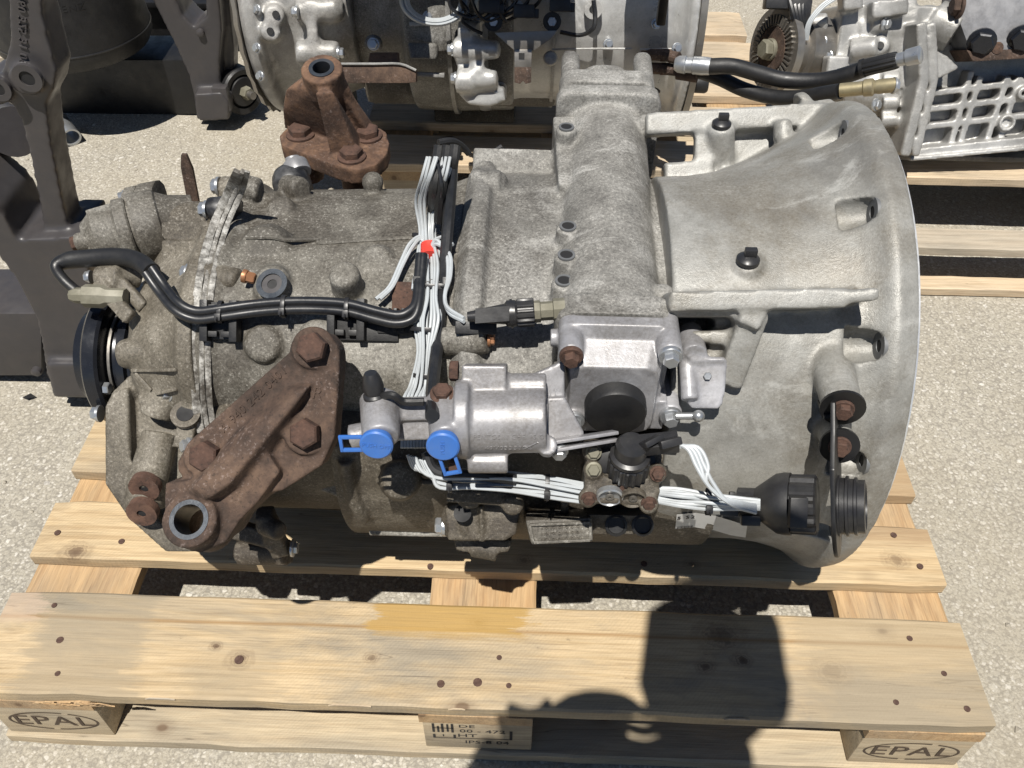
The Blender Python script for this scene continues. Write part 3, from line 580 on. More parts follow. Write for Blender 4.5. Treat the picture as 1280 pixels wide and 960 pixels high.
# parting line across the top
def strip_on(name, path, r, mat, parent, lift=0.0, sub=4):
    return obj(name, MB().tube([raised(a, b, lift) for a, b in path], r, 8, sub), mat, parent)
strip_on('parting_ridge', [(308, 297), (340, 297), (356, 300), (395, 300), (401, 304), (450, 301), (520, 297)], .0026, 'case', mid, .0006)
q, n_ = hit(342, 357); n_ = (ZU * .85 + YF * .45 - XD * .1).normalized(); q = q + n_ * .002
a = obj('plug_socket', MB().ring(q, n_, .0165, .011, .004, 32), 'bluesteel', mid); b = obj('plug_ring', MB().ring(q - n_ * .001, n_, .0112, .0052, .003, 28), 'paint', a); obj('bore', MB().lathe([(0, .0055), (.001, .0055)], q, n_, 14), 'hole', a)

mb = MB()
for q_ in ((.31, .45, .35, .375, .193), (.448, .575, .338, .372, .2085), (.572, .60, .338, .37, .2135), (.598, .86, .34, .368, .21)): drum(*q_)
bt_ = base_tree()
mb.tube([q - ray(500, 600).normalized() * .003 for q in [surf(a, b) for a, b in [(432, 575), (437, 600), (444, 625), (452, 640), (456, 648)]] if q], .0085, 8)
for a, b, c, d in [(596, 600, 600, 655), (650, 610, 652, 640), (705, 615, 706, 648)]: mb.bar(P(a, b, .17), P(c, d, .12), .008, .03, WD)
mb.boss(P(585, 615, .17), P(588, 622, .19), .014); mb.boss(P(500, 600, .17), P(500, 600, .205), .02); mb.bar(P(470, 600, .185), P(560, 604, .185), .006, .012, WD)
lowh = cast('lower_housing', mb, 'drum', gb, .0026, 2)
# --- rear housing
mb = MB()
st = [(.213, .13, .14, .085, .16), (.225, .145, .15, .10, .19), (.25, .155, .155, .115, .215), (.278, .162, .158, .128, .22), (.288, .172, .168, .141, .234), (.303, .172, .168, .141, .234)]
mb.rings([superring(x, *q, 2.8) for x, *q in st])
w0 = .105
mb.prism([P(a, b, w0) for a, b in [(131, 508), (140, 490), (160, 470), (185, 466), (216, 480), (250, 560), (250, 690), (207, 690), (164, 652), (131, 606)]], -WD * .12)
mb.prism([P(a, b, w0 + .018) for a, b in [(131, 508), (142, 490), (160, 484), (163, 600), (178, 632), (215, 665), (240, 690), (207, 690), (164, 652), (131, 606)]], -WD * .13)
mb.prism([P(a, b, .12) for a, b in [(160, 392), (215, 378), (240, 400), (240, 480), (185, 475), (160, 460)]], -WD * .1)
mb.cyl(P(200, 542, .11), P(182, 612, .13), .019, .021); mb.cyl(P(183, 612, .125), P(182, 634, .125), .021)
mb.boss(P(190, 440, .13), P(149, 443, .13), .016, rd=.4); mb.cyl(P(212, 470, .12), P(196, 520, .12), .018); mb.cyl(P(225, 492, .12), P(180, 505, .12), .014)
mb.boss(P(265, 345, .12), P(242, 343, .12), .016); mb.boss(P(258, 345, .13), P(300, 352, .14), .014)
mb.boss(P(305, 238, .0), P(275, 234, .0), .014); mb.boss(P(292, 264, .04), P(268, 262, .04), .013)
mb.cyl(P(200, 283, .03), P(280, 285, .04), .03); mb.bar(P(205, 288, .08), P(262, 288, .09), .012, .02, UD); mb.bar(P(205, 312, .09), P(255, 312, .1), .012, .02, UD)
mb.bar(P(270, 390, .135), P(230, 560, .14), .02, .02, WD)
rearh = cast('rear_housing', mb, 'rear', gb, .0024, 3)
# worn seam between the two cases
def ring_px(path, w): return [P(a, b, w) for a, b in path]
sp = [(302, 214), (292, 240), (276, 276), (265, 310), (256, 350), (251, 400), (250, 450), (252, 500), (258, 540)]
def band(pts, wd_, h_, sub=5):
    pts = smooth_path(pts, sub); rs = []
    for i, p in enumerate(pts):
        t = (pts[min(i + 1, len(pts) - 1)] - pts[max(i - 1, 0)]).normalized(); n_ = (CAM - p).normalized(); sd = t.cross(n_).normalized(); n_ = sd.cross(t)
        w1 = wd_ * random.uniform(.9, 1.1); rs.append([p - sd * w1 / 2 - n_ * h_, p + sd * w1 / 2 - n_ * h_, p + sd * w1 / 2 + n_ * h_, p - sd * w1 / 2 + n_ * h_])
    return MB().rings(rs)
for dx, w_, h_ in ((-7, .0085, .0024), (2, .0048, .003), (10, .006, .0014)):
    obj('gasket_flange', band(lay([(a + dx * (1 - .3 * (i == 0)), b) for i, (a, b) in enumerate(sp)], .0), w_, h_), 'seam' if dx != 12 else 'case', rearh, .0012)
# output flange at the left end
o_ = L(.166, -.045, .035); ax = XD
yk = obj('output_flange', MB().lathe([(-.03, .03), (-.03, .055), (-.012, .06), (-.01, .078), (-.007, .081), (.006, .081), (.009, .078), (.01, .058), (.022, .056), (.024, .068), (.033, .069), (.036, .056), (.1, .054)], o_, ax, 64), 'oilsteel', gb)
for t, r_ in ((.012, .062), (.036, .066)): obj('seal_lip', MB().ring(o_ + ax * t, ax, r_, r_ - .0025, .003, 48), 'oilsteel' if t > .02 else 'steel', yk)
bolt(yk, o_ + ax * .01 + UD * -.035 + WD * .062, ax, .007, .006, 'zinc', 0)
# speedometer drive / small cover at the upper left
c0, c1 = P(112, 298, .06), P(220, 276, .03); dx_ = (c1 - c0)
cov = obj('drive_cover', MB().lathe([(-.006, .016), (-.005, .018), (.004, .026), (.008, .031), (.031, .032), (.033, .034), (.034, .0375), (.046, .038), (.048, .0365), (.0485, .034), (.051, .034), (.0515, .0405), (.054, .0415), (.076, .0415), (.08, .0405), (.082, .037), (.094, .031), (.12, .026)], c0, dx_, 56), 'case', gb, ang=28)
TREES.append(BVHTree.FromPolygons([v.co.copy() for v in cov.data.vertices], [tuple(p.vertices) for p in cov.data.polygons]))
dn = dx_.normalized(); lugc = P(176, 252, .035)
def slab(c, t0, t1, pts, name, mat='case', bev=.0025):
    return obj(name, MB().prism([c + UD * v + WD * u + dn * t0 for u, v in pts], dn * (t1 - t0)), mat, cov, bev)
LUG = [(-.026, -.03), (.026, -.03), (.02, .008), (.012, .017), (0, .02), (-.012, .017), (-.02, .008)]
slab(lugc, -.014, .0, LUG, 'lug'); slab(lugc, .0006, .022, [(a * 1.08, b * 1.06) for a, b in LUG], 'lug'); slab(lugc, -.04, -.0145, [(-.014, -.03), (.014, -.03), (.012, .0), (0, .004), (-.012, .0)], 'lug')
for k in (-1, 0, 1): obj('rib', MB().bar(c0 + dn * .004 + UD * .026 + WD * .016 * k, c0 + dn * .034 + UD * (.033 - .004 * abs(k)) + WD * .016 * k, .004, .006, UD), 'case', cov, .0015)
obj('boss', MB().cyl(P(97, 303, .07), P(120, 299, .07), .0105), 'case', cov, .002)
bolt(cov, P(157, 245, .04), -dx_, .0055, .008, 'zinc', 1.3); bolt(cov, P(99, 303, .07), -dx_, .008, .009, 'rust_bolt', 1.1)
# arm and fitting below the conduit
mb = MB(); mb.boss(P(150, 345, .12), P(120, 346, .12), .012); mb.boss(P(150, 347, .12), P(155, 347, .12), .016); mb.bar(P(122, 352, .13), P(163, 398, .15), .016, .01, WD); mb.bar(P(150, 352, .125), P(180, 385, .13), .014, .01, WD); mb.cyl(P(148, 340, .115), P(175, 345, .1), .014)
lev = cast('selector_lever', mb, 'rear', gb, .0025, 4)
bolt(lev, P(113, 346, .12), -XD, .006, .006, 'zinc', 1.2)
ft = obj('pipe_fitting', MB().lathe([(0, .006), (.006, .0085), (.014, .0085), (.016, .0125), (.036, .0125), (.04, .0095), (.06, .0095)], P(88, 369, .14), P(140, 371, .14) - P(88, 369, .14), 8), 'olive', gb)
# bolts and plugs of the rear housing
for px, py, w, ax_, m_, r_ in [(237, 342, .125, -XD, 'zinc', .0085), (274, 233, .005, -XD, 'zinc', .009), (259, 262, .085, -XD, 'zinc', .008), (125, 517, .1, -XD, 'zinc', .0075), (213, 491, .13, WD - XD, 'zinc', .0075), (237, 557, .15, WD - XD, 'zinc', .007)]:
    bolt(rearh, P(px, py, w), ax_.normalized(), r_, .009, m_, 1.3)
for px, py in [(184, 604), (181, 635)]:
    q = P(px, py, .14); n_ = (WD * .8 - UD * .45).normalized(); q = q + n_ * .006
    a = obj('hex_socket_plug', MB().ring(q - n_ * .006, n_, .0165, .005, .01, 26), 'rust_bolt', rearh, ang=30); obj('bore', MB().lathe([(0, .005), (.008, .005)], q - n_ * .006, n_, 6), 'hole', a)
q, n_ = hit(232, 518); n_ = (WD + UD * .55 + XD * .1).normalized()
a = obj('locating_ring', MB().ring(q - n_ * .003, n_, .0155, .009, .005, 30), 'low', rearh); obj('bore', MB().lathe([(0, .009), (.003, .009)], q, n_, 20), 'hole', a)
bolt(mid, P(305, 345, .16), (XD * .9 - UD * .2).normalized(), .006, .012, 'copper', 1.2); bolt(mid, P(611, 424, .209), XD, .006, .006, 'copper', 1.2)
for a_, b_ in (((166, 463), (222, 462)), ((170, 466), (190, 488)), ((196, 492), (222, 486))): obj('rib', MB().bar(raised(*a_, .0), raised(*b_, .0), .004, .006, WD), 'rear', rearh, .0015)
# black sensor in the flange and dark painted dome
q = P(270, 268, .07); obj('speed_sensor', MB().cyl(P(262, 262, .085), P(284, 260, .085), .0135).prism([P(a, b, .092) for a, b in [(270, 246), (292, 246), (296, 262), (286, 282), (272, 276)]], -WD * .03).cyl(P(292, 252, .06), P(276, 262, .085), .012), 'domep', rearh, .003)
obj('painted_dome', MB().lathe([(-.03, .0235), (.0, .023), (.008, .021), (.0145, .0165), (.019, .009), (.02, 0)], P(364, 226, .005), (UD * .75 + WD * .6 - XD * .1).normalized(), 32), 'domep', mid)
obj('blanking_cap', MB().cyl(P(368, 206, .0), P(365, 196, .0), .009).cyl(P(374, 218, .005), P(368, 205, .0), .016), 'chip', mid, .002)
# --- shift module: silver cover and cylinder
def yb(px, py, y): return ony(px, py, y)
mb = MB()
yc0 = .181
def sec(y, x0, x1, z0, z1, rr=.012):
    return [V((x0 if i in (0, 1) else x1, y, z0 if i in (1, 2) else z1)) + V((rr * (1 if i in (0, 1) else -1) + rr * cx, 0, rr * (-1 if i in (0, 3) else 1) + rr * cz)) for i in range(4) for cx, cz in
            {0: [(0, 1), (-.7, .7), (-1, 0)], 1: [(-1, 0), (-.7, -.7), (0, -1)], 2: [(0, -1), (.7, -.7), (1, 0)], 3: [(1, 0), (.7, .7), (0, 1)]}[i]]
mb.rings([sec(.181, .678, .783, .475, .596), sec(.168, .678, .783, .475, .596), sec(.163, .684, .777, .478, .583), sec(.138, .69, .771, .482, .57)])
cA = V((.7335, .185, .5235)); cB = V((.7335, .1, .5235))
mb.lathe([(0, .044), (.012, .037), (.03, .034), (.044, .0332), (.0455, .032)], cA, cB - cA, 48)
mb.rings([sec(.165, .690, .779, .487, .55), sec(.150, .692, .777, .489, .545)])
for px, py, z in [(714, 443, .583), (838, 443, .583), (717, 524, .503), (838, 518, .503)]:
    q = onz(px, py, z); mb.cyl(V((q.x, .195, q.z)), V((q.x, q.y, q.z)), .0115)
mb.box(V((.703, .165, .50)), (.02, .02, .02)); mb.box(V((.766, .165, .50)), (.018, .02, .02))
mb.cyl(P(688, 422, .24), P(720, 422, .24), .0085)
scov = cast('shift_cover', mb, 'silver', gb, .0014, 3, lump=.0002)
q = onz(775, 505, .523); cap = obj('end_cap', MB().lathe([(-.004, .0292), (.014, .0292), (.0165, .0278), (.017, .0265), (.0165, .0)], V((.7335, .1395, .5235)), YF, 48), 'rubber', scov, ang=30)
for px, py, z, m_ in [(714, 445, .583, 'rust_bolt'), (838, 445, .583, 'zinc'), (717, 526, .503, 'zinc'), (838, 520, .503, 'zinc')]:
    q = onz(px, py, z); bolt(scov, V((q.x, q.y + .001, q.z)), YF, .0075, .011, m_, 1.45, .4)
# long cylinder lying along the gearbox
mb = MB(); WC = .285
ca, cb_ = P(578, 527, WC), P(682, 525, WC); rc = 41 * mpx(ca)
mb.cyl(ca, cb_, rc, rc * .99, 48)
mb.lathe([(0, rc * 1.22), (.012, rc * 1.22), (.014, rc * 1.02)], P(571, 524, WC), cb_ - ca, 48)
mb.prism([P(577, 457, WC + .01), P(633, 457, WC + .01), P(633, 500, WC + .01), P(577, 500, WC + .01)], -WD * .05)
mb.cyl(P(630, 483, WC - .005), P(683, 483, WC - .005), .012); mb.cyl(P(585, 577, WC), P(635, 577, WC), .0105)
mb.prism([P(640, 480, WC - .02), P(702, 452, WC - .03), P(706, 452, WC - .03), P(706, 500, WC - .03), P(640, 500, WC - .02)], -WD * .02)
mb.prism([P(676, 498, WC - .02), P(706, 496, WC - .02), P(730, 540, WC - .02), P(730, 552, WC - .02), P(676, 555, WC - .02)], -WD * .04)
mb.cyl(P(684, 556, WC + .015), P(684, 560, WC - .02), .009); RAILS = [(P(686, 553, WC - .004), P(770, 540, WC - .02)), (P(686, 563, WC - .004), P(770, 549, WC - .02))]
# valve bodies to the left
mb.bar(P(462, 513, WC), P(580, 508, WC), .02, .022, WD); mb.bar(P(488, 532, WC - .005), P(545, 530, WC - .005), .026, .02, WD)
for px in (475, 556):
    mb.boss(P(px, 500, WC + .0), P(px + 1, 548, WC + .03), .0165 if px < 500 else .0145, rd=.12); mb.boss(P(px - 3, 520, WC), P(px - 4, 494, WC + .01), .0125, rd=.1)
mb.cyl(P(438, 546, WC), P(470, 540, WC), .011); mb.bar(P(552, 497, WC), P(590, 500, WC), .02, .02, WD)
scy = cast('shift_cylinder', mb, 'silver', gb, .0016, 3, lump=.0002)
mb = MB(); tr = TREES[-1]; ex = (P(700, 540, WC) - P(600, 540, WC)).normalized(); ey = UD
pc = hit(645, 546)[0]; text(mb, 'PENTOSIN CHF11S ONLY', pc, ex, (UD * .8 + WD * .5).normalized(), .0046, .0006, 1.05, tr)
pc = hit(635, 560)[0]; text(mb, '49V0335372', pc, ex, (UD * .6 + WD * .7).normalized(), .0054, .0006, 1.1, tr)
obj('raised_lettering', mb, 'silver', scy)
mb = MB(); a, b, c = [raised(*q, .0004) for q in [(657, 560), (672, 553), (672, 567)]]
for u_, v_ in ((a, b), (b, c), (c, a)): mb.tube([u_, v_], .0006, 6)
obj('raised_arrow', mb, 'silver', scy)
for a_, b_ in RAILS: obj('rail', MB().bar(a_, b_, .0034, .016, WD), 'silver', scy, .0012)
bolt(scy, P(573, 464, WC), -XD, .0095, .008, 'rust_bolt', 0); bolt(scy, P(573, 581, WC + .005), -XD, .0095, .008, 'rust_bolt', 0)
q = P(553, 493, WC + .012); bolt(scy, q, (UD * .7 + WD * .75).normalized(), .0085, .008, 'rust_bolt', 1.3)
q = P(470, 500, WC + .012); n_ = (UD * .85 + WD * .45 - XD * .1).normalized()
a = obj('breather_valve', MB().lathe([(0, .0105), (.006, .0105), (.008, .0085), (.014, .0095), (.02, .0085), (.024, .0075), (.028, .0055)], q, n_, 20), 'black', scy, ang=30)
obj('strap', MB().tube([q + n_ * .003, P(490, 494, WC + .025), P(505, 502, WC + .02), P(530, 502, WC + .02)], .0035, 8), 'rubber', a)
def blue_cap(px, py, dirs, txt, ang):
    n_ = (WD * .88 - UD * .48).normalized(); c = P(px, py, WC + .034); e1 = (XD - n_ * XD.dot(n_)).normalized(); e2 = n_.cross(e1)
    a = obj('blue_cap', MB().lathe([(-.006, .0085), (-.004, .0135), (.0, .0145), (.003, .0145), (.0042, .013)], c, n_, 32), 'blue', scy, ang=30)
    t_ = (e1 * dirs[0] + e2 * dirs[1]).normalized(); s_ = n_.cross(t_); mb = MB()
    for sg in (-1, 1): mb.bar(c + t_ * .012 + s_ * .0068 * sg, c + t_ * .031 + s_ * .0068 * sg, .003, .003, n_)
    mb.bar(c + t_ * .031 - s_ * .0083, c + t_ * .031 + s_ * .0083, .003, .003, n_); obj('pull_tab', mb, 'blue', a, .0006)
    mb = MB(); text(mb, txt, c + n_ * .0044, e1 * cos(ang) + e2 * sin(ang), e2 * cos(ang) - e1 * sin(ang), .004, .0003); obj('raised_lettering', mb, 'blue', a)
blue_cap(471, 554, (-1, -.05), 'PUSH OFF', -.1); blue_cap(554, 556, (.25, -1), 'PUSH', 1.57)
bolt(scy, P(699, 563, WC - .01), (WD * .7 - UD * .7).normalized(), .0065, .008, 'zinc', 1.3)
# bracket plate at the right of the cover
mb = MB(); mb.prism([P(a, b, .235) for a, b in [(861, 452), (866, 446), (905, 446), (910, 452), (908, 480), (904, 505), (898, 511), (866, 511), (860, 505)]], -WD * .004)
mb.prism([P(a, b, .237) for a, b in [(856, 442), (876, 440), (880, 447), (907, 447), (908, 452), (866, 455)]], -WD * .02); mb.cyl(P(862, 415, .2), P(868, 445, .235), .0125); mb.cyl(P(857, 428, .22), P(862, 500, .238), .008)
pb = cast('bracket_plate', mb, 'silver', gb, .0018, 2, lump=.0)
bolt(pb, P(884, 470, .236), WD, .004, .003, 'zinc', 0); obj('stud', MB().cyl(P(845, 520, .23), P(880, 520, .235), .0035).ball(P(873, 520, .236), .006), 'zinc', pb)

# --- control valve under the cylinder
mb = MB(); WV = .25
mb.prism([P(a, b, WV) for a, b in [(733, 562), (742, 555), (818, 556), (828, 570), (826, 592), (733, 597)]], -WD * .06)
mb.prism([P(a, b, WV + .006) for a, b in [(731, 595), (822, 598), (826, 615), (818, 632), (742, 630), (731, 618)]], -WD * .07)
for px, py in [(740, 564), (741, 588), (822, 591), (780, 606), (735, 622), (811, 630)]: mb.boss(P(px, py, WV - .03), P(px, py, WV + .009), .009)
cv = cast('control_valve', mb, 'low', gb, .002, 3, lump=.0004)
obj('valve_plate', MB().prism([P(a, b, WV + .003) for a, b in [(738, 561), (818, 562), (822, 592), (738, 592)]], -WD * .006), 'paintblk', cv, .002)
for (px, py), m_ in zip([(742, 565), (742, 587), (822, 592), (781, 607), (736, 623), (811, 629)], ['olive', 'olive', 'rust_bolt', 'rust_bolt', 'rust_bolt', 'rust_bolt']): bolt(cv, P(px, py, WV + .008), (WD * .85 - UD * .5).normalized() if py > 600 else WD, .0058, .005, m_, 1.3)
for px, m_ in ((762, 'zinc'), (791, 'low')):
    q = P(px, 617 + (px - 762) * .08, WV + .006); n_ = (WD * .75 - UD * .65).normalized()
    a = obj('port', MB().lathe([(0, .0125), (.005, .0125), (.006, .011), (.003, .0095), (.002, .0)], q, n_, 28), m_, cv, ang=30); obj('socket', MB().ring(q + n_ * .003, n_, .004, .0015, .002, 12), 'steel', a)
# elbow connector on top of the valve
n_ = (WD * .68 + UD * .73).normalized(); q = P(784, 590, WV + .002)
ec = obj('elbow_connector', MB().knurl(q, q + n_ * .02, .0195, 18, .09).lathe([(.019, .0165), (.022, .0185), (.026, .0185), (.028, .015), (.04, .0145), (.045, .011), (.046, .0)], q, n_, 32), 'black', gb, ang=30)
e0 = q + n_ * .038; mb = MB(); mb.bar(e0, P(848, 552, WV + .03), .017, .012, n_); mb.bar(P(812, 548, WV + .035), P(815, 555, WV + .035), .02, .016, n_); mb.bar(P(818, 560, WV + .02), P(846, 562, WV + .02), .008, .008, n_); mb.bar(P(835, 548, WV + .036), P(837, 558, WV + .036), .02, .015, n_)
obj('wire_outlet', mb, 'black', ec, .0012)
# --- sensor connector in the middle
c0, c1 = P(668, 390, .235), P(582, 396, .235); dd = c1 - c0; u_ = dd.normalized(); s1 = mpx(c0)
sn = obj('pressure_sensor', MB().lathe([(0, 15 * s1), (14 * s1, 15 * s1), (15 * s1, 12 * s1), (30 * s1, 12 * s1), (31 * s1, 14 * s1), (40 * s1, 14 * s1)], P(706, 387, .235), u_, 8), 'olive', gb, ang=30)
cn = obj('sensor_connector', MB().knurl(c0, c0 + u_ * 22 * s1, 18 * s1, 16, .12).lathe([(21 * s1, 15 * s1), (24 * s1, 17 * s1), (34 * s1, 17 * s1), (37 * s1, 13 * s1), (60 * s1, 10 * s1), (84 * s1, 6 * s1)], c0, u_, 24).box(c0 + u_ * 52 * s1 + WD * .008, (.016, .007, .005), u_, UD, WD), 'black', gb, ang=30)
obj('lock_ring', MB().ring(c0 + u_ * 27 * s1, u_, 18.5 * s1, 14 * s1, 3 * s1, 24), 'black', cn)

# --- round plug and its bracket on the bell housing
mb = MB(); WQ = .25
pts = [P(a, b, WQ) for a, b in [(1028, 498), (1034, 508), (1042, 530), (1048, 560), (1047, 600), (1047, 640), (1046, 672), (1038, 688), (1028, 690), (1025, 660), (1024, 600), (1024, 560), (1020, 520), (1022, 500)]]
nrm = (XD * .96 + WD * .12 - UD * .1).normalized()
pbk = V((P(1042, 600, WQ).x, 0, 0))
def onpl(px, py): d = ray(px, py); c = P(1042, 600, WQ); return CAM + d * ((c - CAM).dot(XN) / d.dot(XN))
_r = ray(1043, 610).normalized(); XN = (XD - _r * (XD.dot(_r) + .07)).normalized()
ring_pts = []
cpl = P(1043, 632, WQ); e2 = (UD - XN * UD.dot(XN)).normalized(); e3 = XN.cross(e2)
out = []
for k in range(25):
    t = pi + pi * k / 24; out.append(cpl + e2 * (.048 * sin(t)) + e3 * (.044 * cos(t)))
top = [cpl + e2 * .04 + e3 * .044, cpl + e2 * .07 + e3 * .026, cpl + e2 * .098 + e3 * .02, cpl + e2 * .102 - e3 * .012, cpl + e2 * .07 - e3 * .028, cpl + e2 * .04 - e3 * .044]
mb = MB().prism(out + top, XN * .004)
pk = obj('plug_bracket', mb, 'paintblk', gb, .001)
for (a, b), (c, d), r_ in [((1053, 508), (1056, 526), .0185), ((1049, 556), (1054, 574), .0165)]:
    q = P(a, b, .247 if a > 1050 else .238); n_ = (P(c, d, .262) - q).normalized(); obj('washer', MB().lathe([(0, r_ * 1.12), (.003, r_ * 1.12)], q, n_, 28), 'paintblk', pk); bolt(pk, q + n_ * .003, n_, .0085, .009, 'rust_bolt', 1.25)
mb = MB(); mb.prism([q for q in [P(1022, 500, .22), P(1060, 500, .245), P(1062, 512, .25), P(1030, 520, .245)]], UD * -.003); obj('bracket_ear', mb, 'paintblk', pk)
q0 = cpl - XN * .045; s2 = mpx(cpl)
rp = obj('round_plug', MB().lathe([(-58 * s2, 19 * s2), (-36 * s2, 19 * s2), (-35 * s2, 20 * s2), (-10 * s2, 38 * s2), (0, 40 * s2), (8 * s2, 40 * s2), (8 * s2, 33 * s2)], q0, XN, 40, True).knurl(q0 + XN * 7 * s2, q0 + XN * 40 * s2, 38 * s2, 14, .1), 'black', gb, ang=30)
obj('plug_thread', MB().lathe([(0, 38 * s2)] + [(t * s2, r * s2) for t, r in [(3, 38), (4, 35), (9, 35), (10, 37.5), (13, 37.5), (14, 34), (19, 34), (20, 36), (23, 36), (24, 33), (32, 33), (33, 28), (20, 27), (20, 0)]], cpl + XN * .003, XN, 40), 'black', rp, ang=30)
mb = MB(); n_ = WD
for dx, du in ((-47, .004), (-47, -.014)): mb.box(q0 + XN * dx * s2 + WD * .016 + UD * du, (.009, .005, .004), XD, UD, WD)
mb.box(q0 + XN * 1 * s2 + WD * .039, (.008, .014, .004), XD, UD, WD); mb.bar(q0 - XN * 60 * s2 - UD * .006 + WD * .012, q0 - XN * 84 * s2 - UD * .006 + WD * .012, .01, .01, UD); mb.bar(q0 - XN * 70 * s2 + UD * .012 + WD * .012, q0 - XN * 70 * s2 - UD * .012 + WD * .012, .006, .006, XD)
obj('clip', mb, 'black', rp, .001)

# --- underside: sump pieces, name plate, sensor block, label
mb = MB()
mb.prism([P(a, b, .172) for a, b in [(556, 636), (570, 630), (630, 632), (650, 640), (645, 668), (632, 676), (560, 676)]], -WD * .12)
mb.prism([P(a, b, .14) for a, b in [(566, 672), (640, 676), (636, 690), (600, 694), (570, 688)]], -WD * .06); mb.cyl(P(590, 682, .13), P(622, 688, .13), .012)
mb.boss(P(640, 622, .17), P(641, 632, .205), .011); mb.bar(P(560, 616, .185), P(650, 622, .185), .014, .03, WD); mb.cyl(P(568, 650, .14), P(596, 650, .16), .022); mb.bar(P(601, 630, .175), P(603, 676, .17), .004, .01, WD)
sump = cast('oil_sump', mb, 'drum', gb, .0022, 2)
bolt(sump, P(556, 657, .15), -XD, .009, .01, 'zinc', 1.2)
q = P(578, 642, .187); obj('recess_shade_disc', MB().lathe([(0, .009), (.0008, .009)], q, (WD * .75 + UD * .35).normalized(), 24), 'hole', sump)
mb = MB(); f0 = .182
fr = lambda a, b: P(a, b, f0)
pn = thing
mb.prism([fr(656, 650), fr(740, 647), fr(742, 678), fr(664, 682)], -WD * .05); np_ = obj('name_plate_pad', mb, 'case', gb, .004)
mb = MB()
for a, b in (((662, 656), (738, 653)), ((738, 653), (738, 675)), ((738, 675), (667, 678)), ((667, 678), (662, 656))): mb.bar(P(*a, f0 + .002), P(*b, f0 + .002), .003, .004, WD)
obj('name_plate_rim', mb, 'case', np_, .001)
mb = MB(); a0, a1 = P(670, 668, f0 + .0015), P(734, 665, f0 + .0015); exx = (a1 - a0).normalized()
for k in range(3): text(mb, 'II IOI IIOII OII IOI IOIIOI I', (a0 + a1) / 2 + UD * (.006 - .006 * k), exx, UD, .0028, .0003)
obj('stamped_rows', mb, 'low', np_)
sb = obj('sensor_block', MB().prism([P(735, 643, .175), P(815, 645, .175), P(815, 668, .165), P(735, 668, .165)], -WD * .04), 'low', gb, .002)
for px in (770, 803): obj('sensor_cover', MB().lathe([(0, .0115), (.003, .0115), (.004, .009), (.002, .0085), (.002, 0)], P(px, 656, .1715), WD, 24), 'rubber', sb)
lb = MB(); rows = []
for t, (px, py) in enumerate([(846, 652), (870, 650), (895, 654), (915, 660), (934, 663)]):
    l = .004 + (.012 * max(0, t - 2)); rows.append((raised(px, py - 9 if t < 4 else py - 6, l), raised(px - 2, py + 9, l)))
for (a, b), (c, d) in zip(rows, rows[1:]): lb.add([a, b, d, c], [(0, 1, 2, 3)])
lab = obj('paper_label', lb, 'paper', gb)
mb = MB(); a, b = rows[0]; c, d = rows[1]; ex = (c - a).normalized(); ey = (a - b).normalized(); ez = ex.cross(ey)
text(mb, '5 S2', (a + c) / 2 * .75 + (b + d) / 2 * .25 + ez * .0006, ex, ey, .007, .0001, 1.2); 
for k in range(14): mb.add([b + (d - b) * (.1 + .06 * k) + ey * .001 + ez * .0005, b + (d - b) * (.1 + .06 * k + .02 + .015 * (k % 3 == 0)) + ey * .001 + ez * .0005, b + (d - b) * (.1 + .06 * k + .02 + .015 * (k % 3 == 0)) + ey * .005 + ez * .0005, b + (d - b) * (.1 + .06 * k) + ey * .005 + ez * .0005], [(0, 1, 2, 3)])
obj('label_print', mb, 'ink', lab)
mb = MB().cyl(P(300, 690, .02), P(360, 690, .04), .016); mb.bar(P(330, 640, .11), P(352, 690, .07), .02, .02, WD); mb.bar(P(290, 660, .09), P(345, 675, .08), .02, .02, WD); mb.boss(P(330, 655, .1), P(350, 665, .12), .011)
mnt = cast('lower_lug', mb, 'low', gb, .0026, 4)
bolt(mnt, P(345, 664, .115), (XD + WD).normalized(), .007, .006, 'steel', 1.3); bolt(mnt, P(366, 685, .07), XD, .007, .006, 'zinc', 1.5)

# --- rusty brackets
WB = .262
def Q(a, b, w=WB): return P(a, b, w)
mb = MB()
mb.prism([Q(a, b) for a, b in [(371, 432), (378, 420), (395, 415), (412, 419), (423, 434), (425, 450), (418, 548), (402, 582), (352, 614), (300, 620), (235, 603), (222, 590), (222, 576), (238, 550)]], -WD * .03)
mb.prism([Q(a, b, WB + .012) for a, b in [(206, 604), (240, 600), (300, 590), (330, 560), (350, 590), (322, 628), (300, 650), (282, 678), (250, 692), (218, 682), (205, 660)]], -WD * .055)
rc_ = Q(238, 650, WB + .02); ra = (WD * .93 + UD * .32 - XD * .05).normalized(); mb.cyl(rc_ - ra * .05, rc_ + ra * .004, 35 * mpx(rc_), None, 40)
hull(mb, [Q(a, b, WB - .01) for a, b in [(352, 476), (398, 470), (384, 500), (318, 612), (240, 640), (226, 606), (262, 588)]] + [Q(a, b, WB + .016) for a, b in [(372, 490), (382, 488), (300, 592), (268, 588)]] + [Q(a, b, WB + .03) for a, b in [(262, 622), (240, 610), (285, 606)]])
hull(mb, [Q(a, b, WB - .01) for a, b in [(300, 600), (352, 612), (322, 630), (300, 640)]] + [Q(a, b, WB + .012) for a, b in [(300, 604), (320, 622), (290, 640)]])
for px, py in [(392, 435), (383, 542), (258, 570)]: mb.cyl(Q(px, py, WB - .02), Q(px, py, WB + .004), 27 * mpx(Q(px, py)))
for px, py in [(392, 440), (383, 545), (270, 575)]: mb.cyl(Q(px, py, .14), Q(px, py, WB - .02), .022)
cut = MB().cyl(rc_ - ra * .09, rc_ + ra * .03, 24 * mpx(rc_), None, 32)
rb = cast('mounting_bracket', mb, 'rust', gb, .0018, 3, cut)
tag(rb, 'rusty cast bracket with three hex bolts and an empty bushing ring')
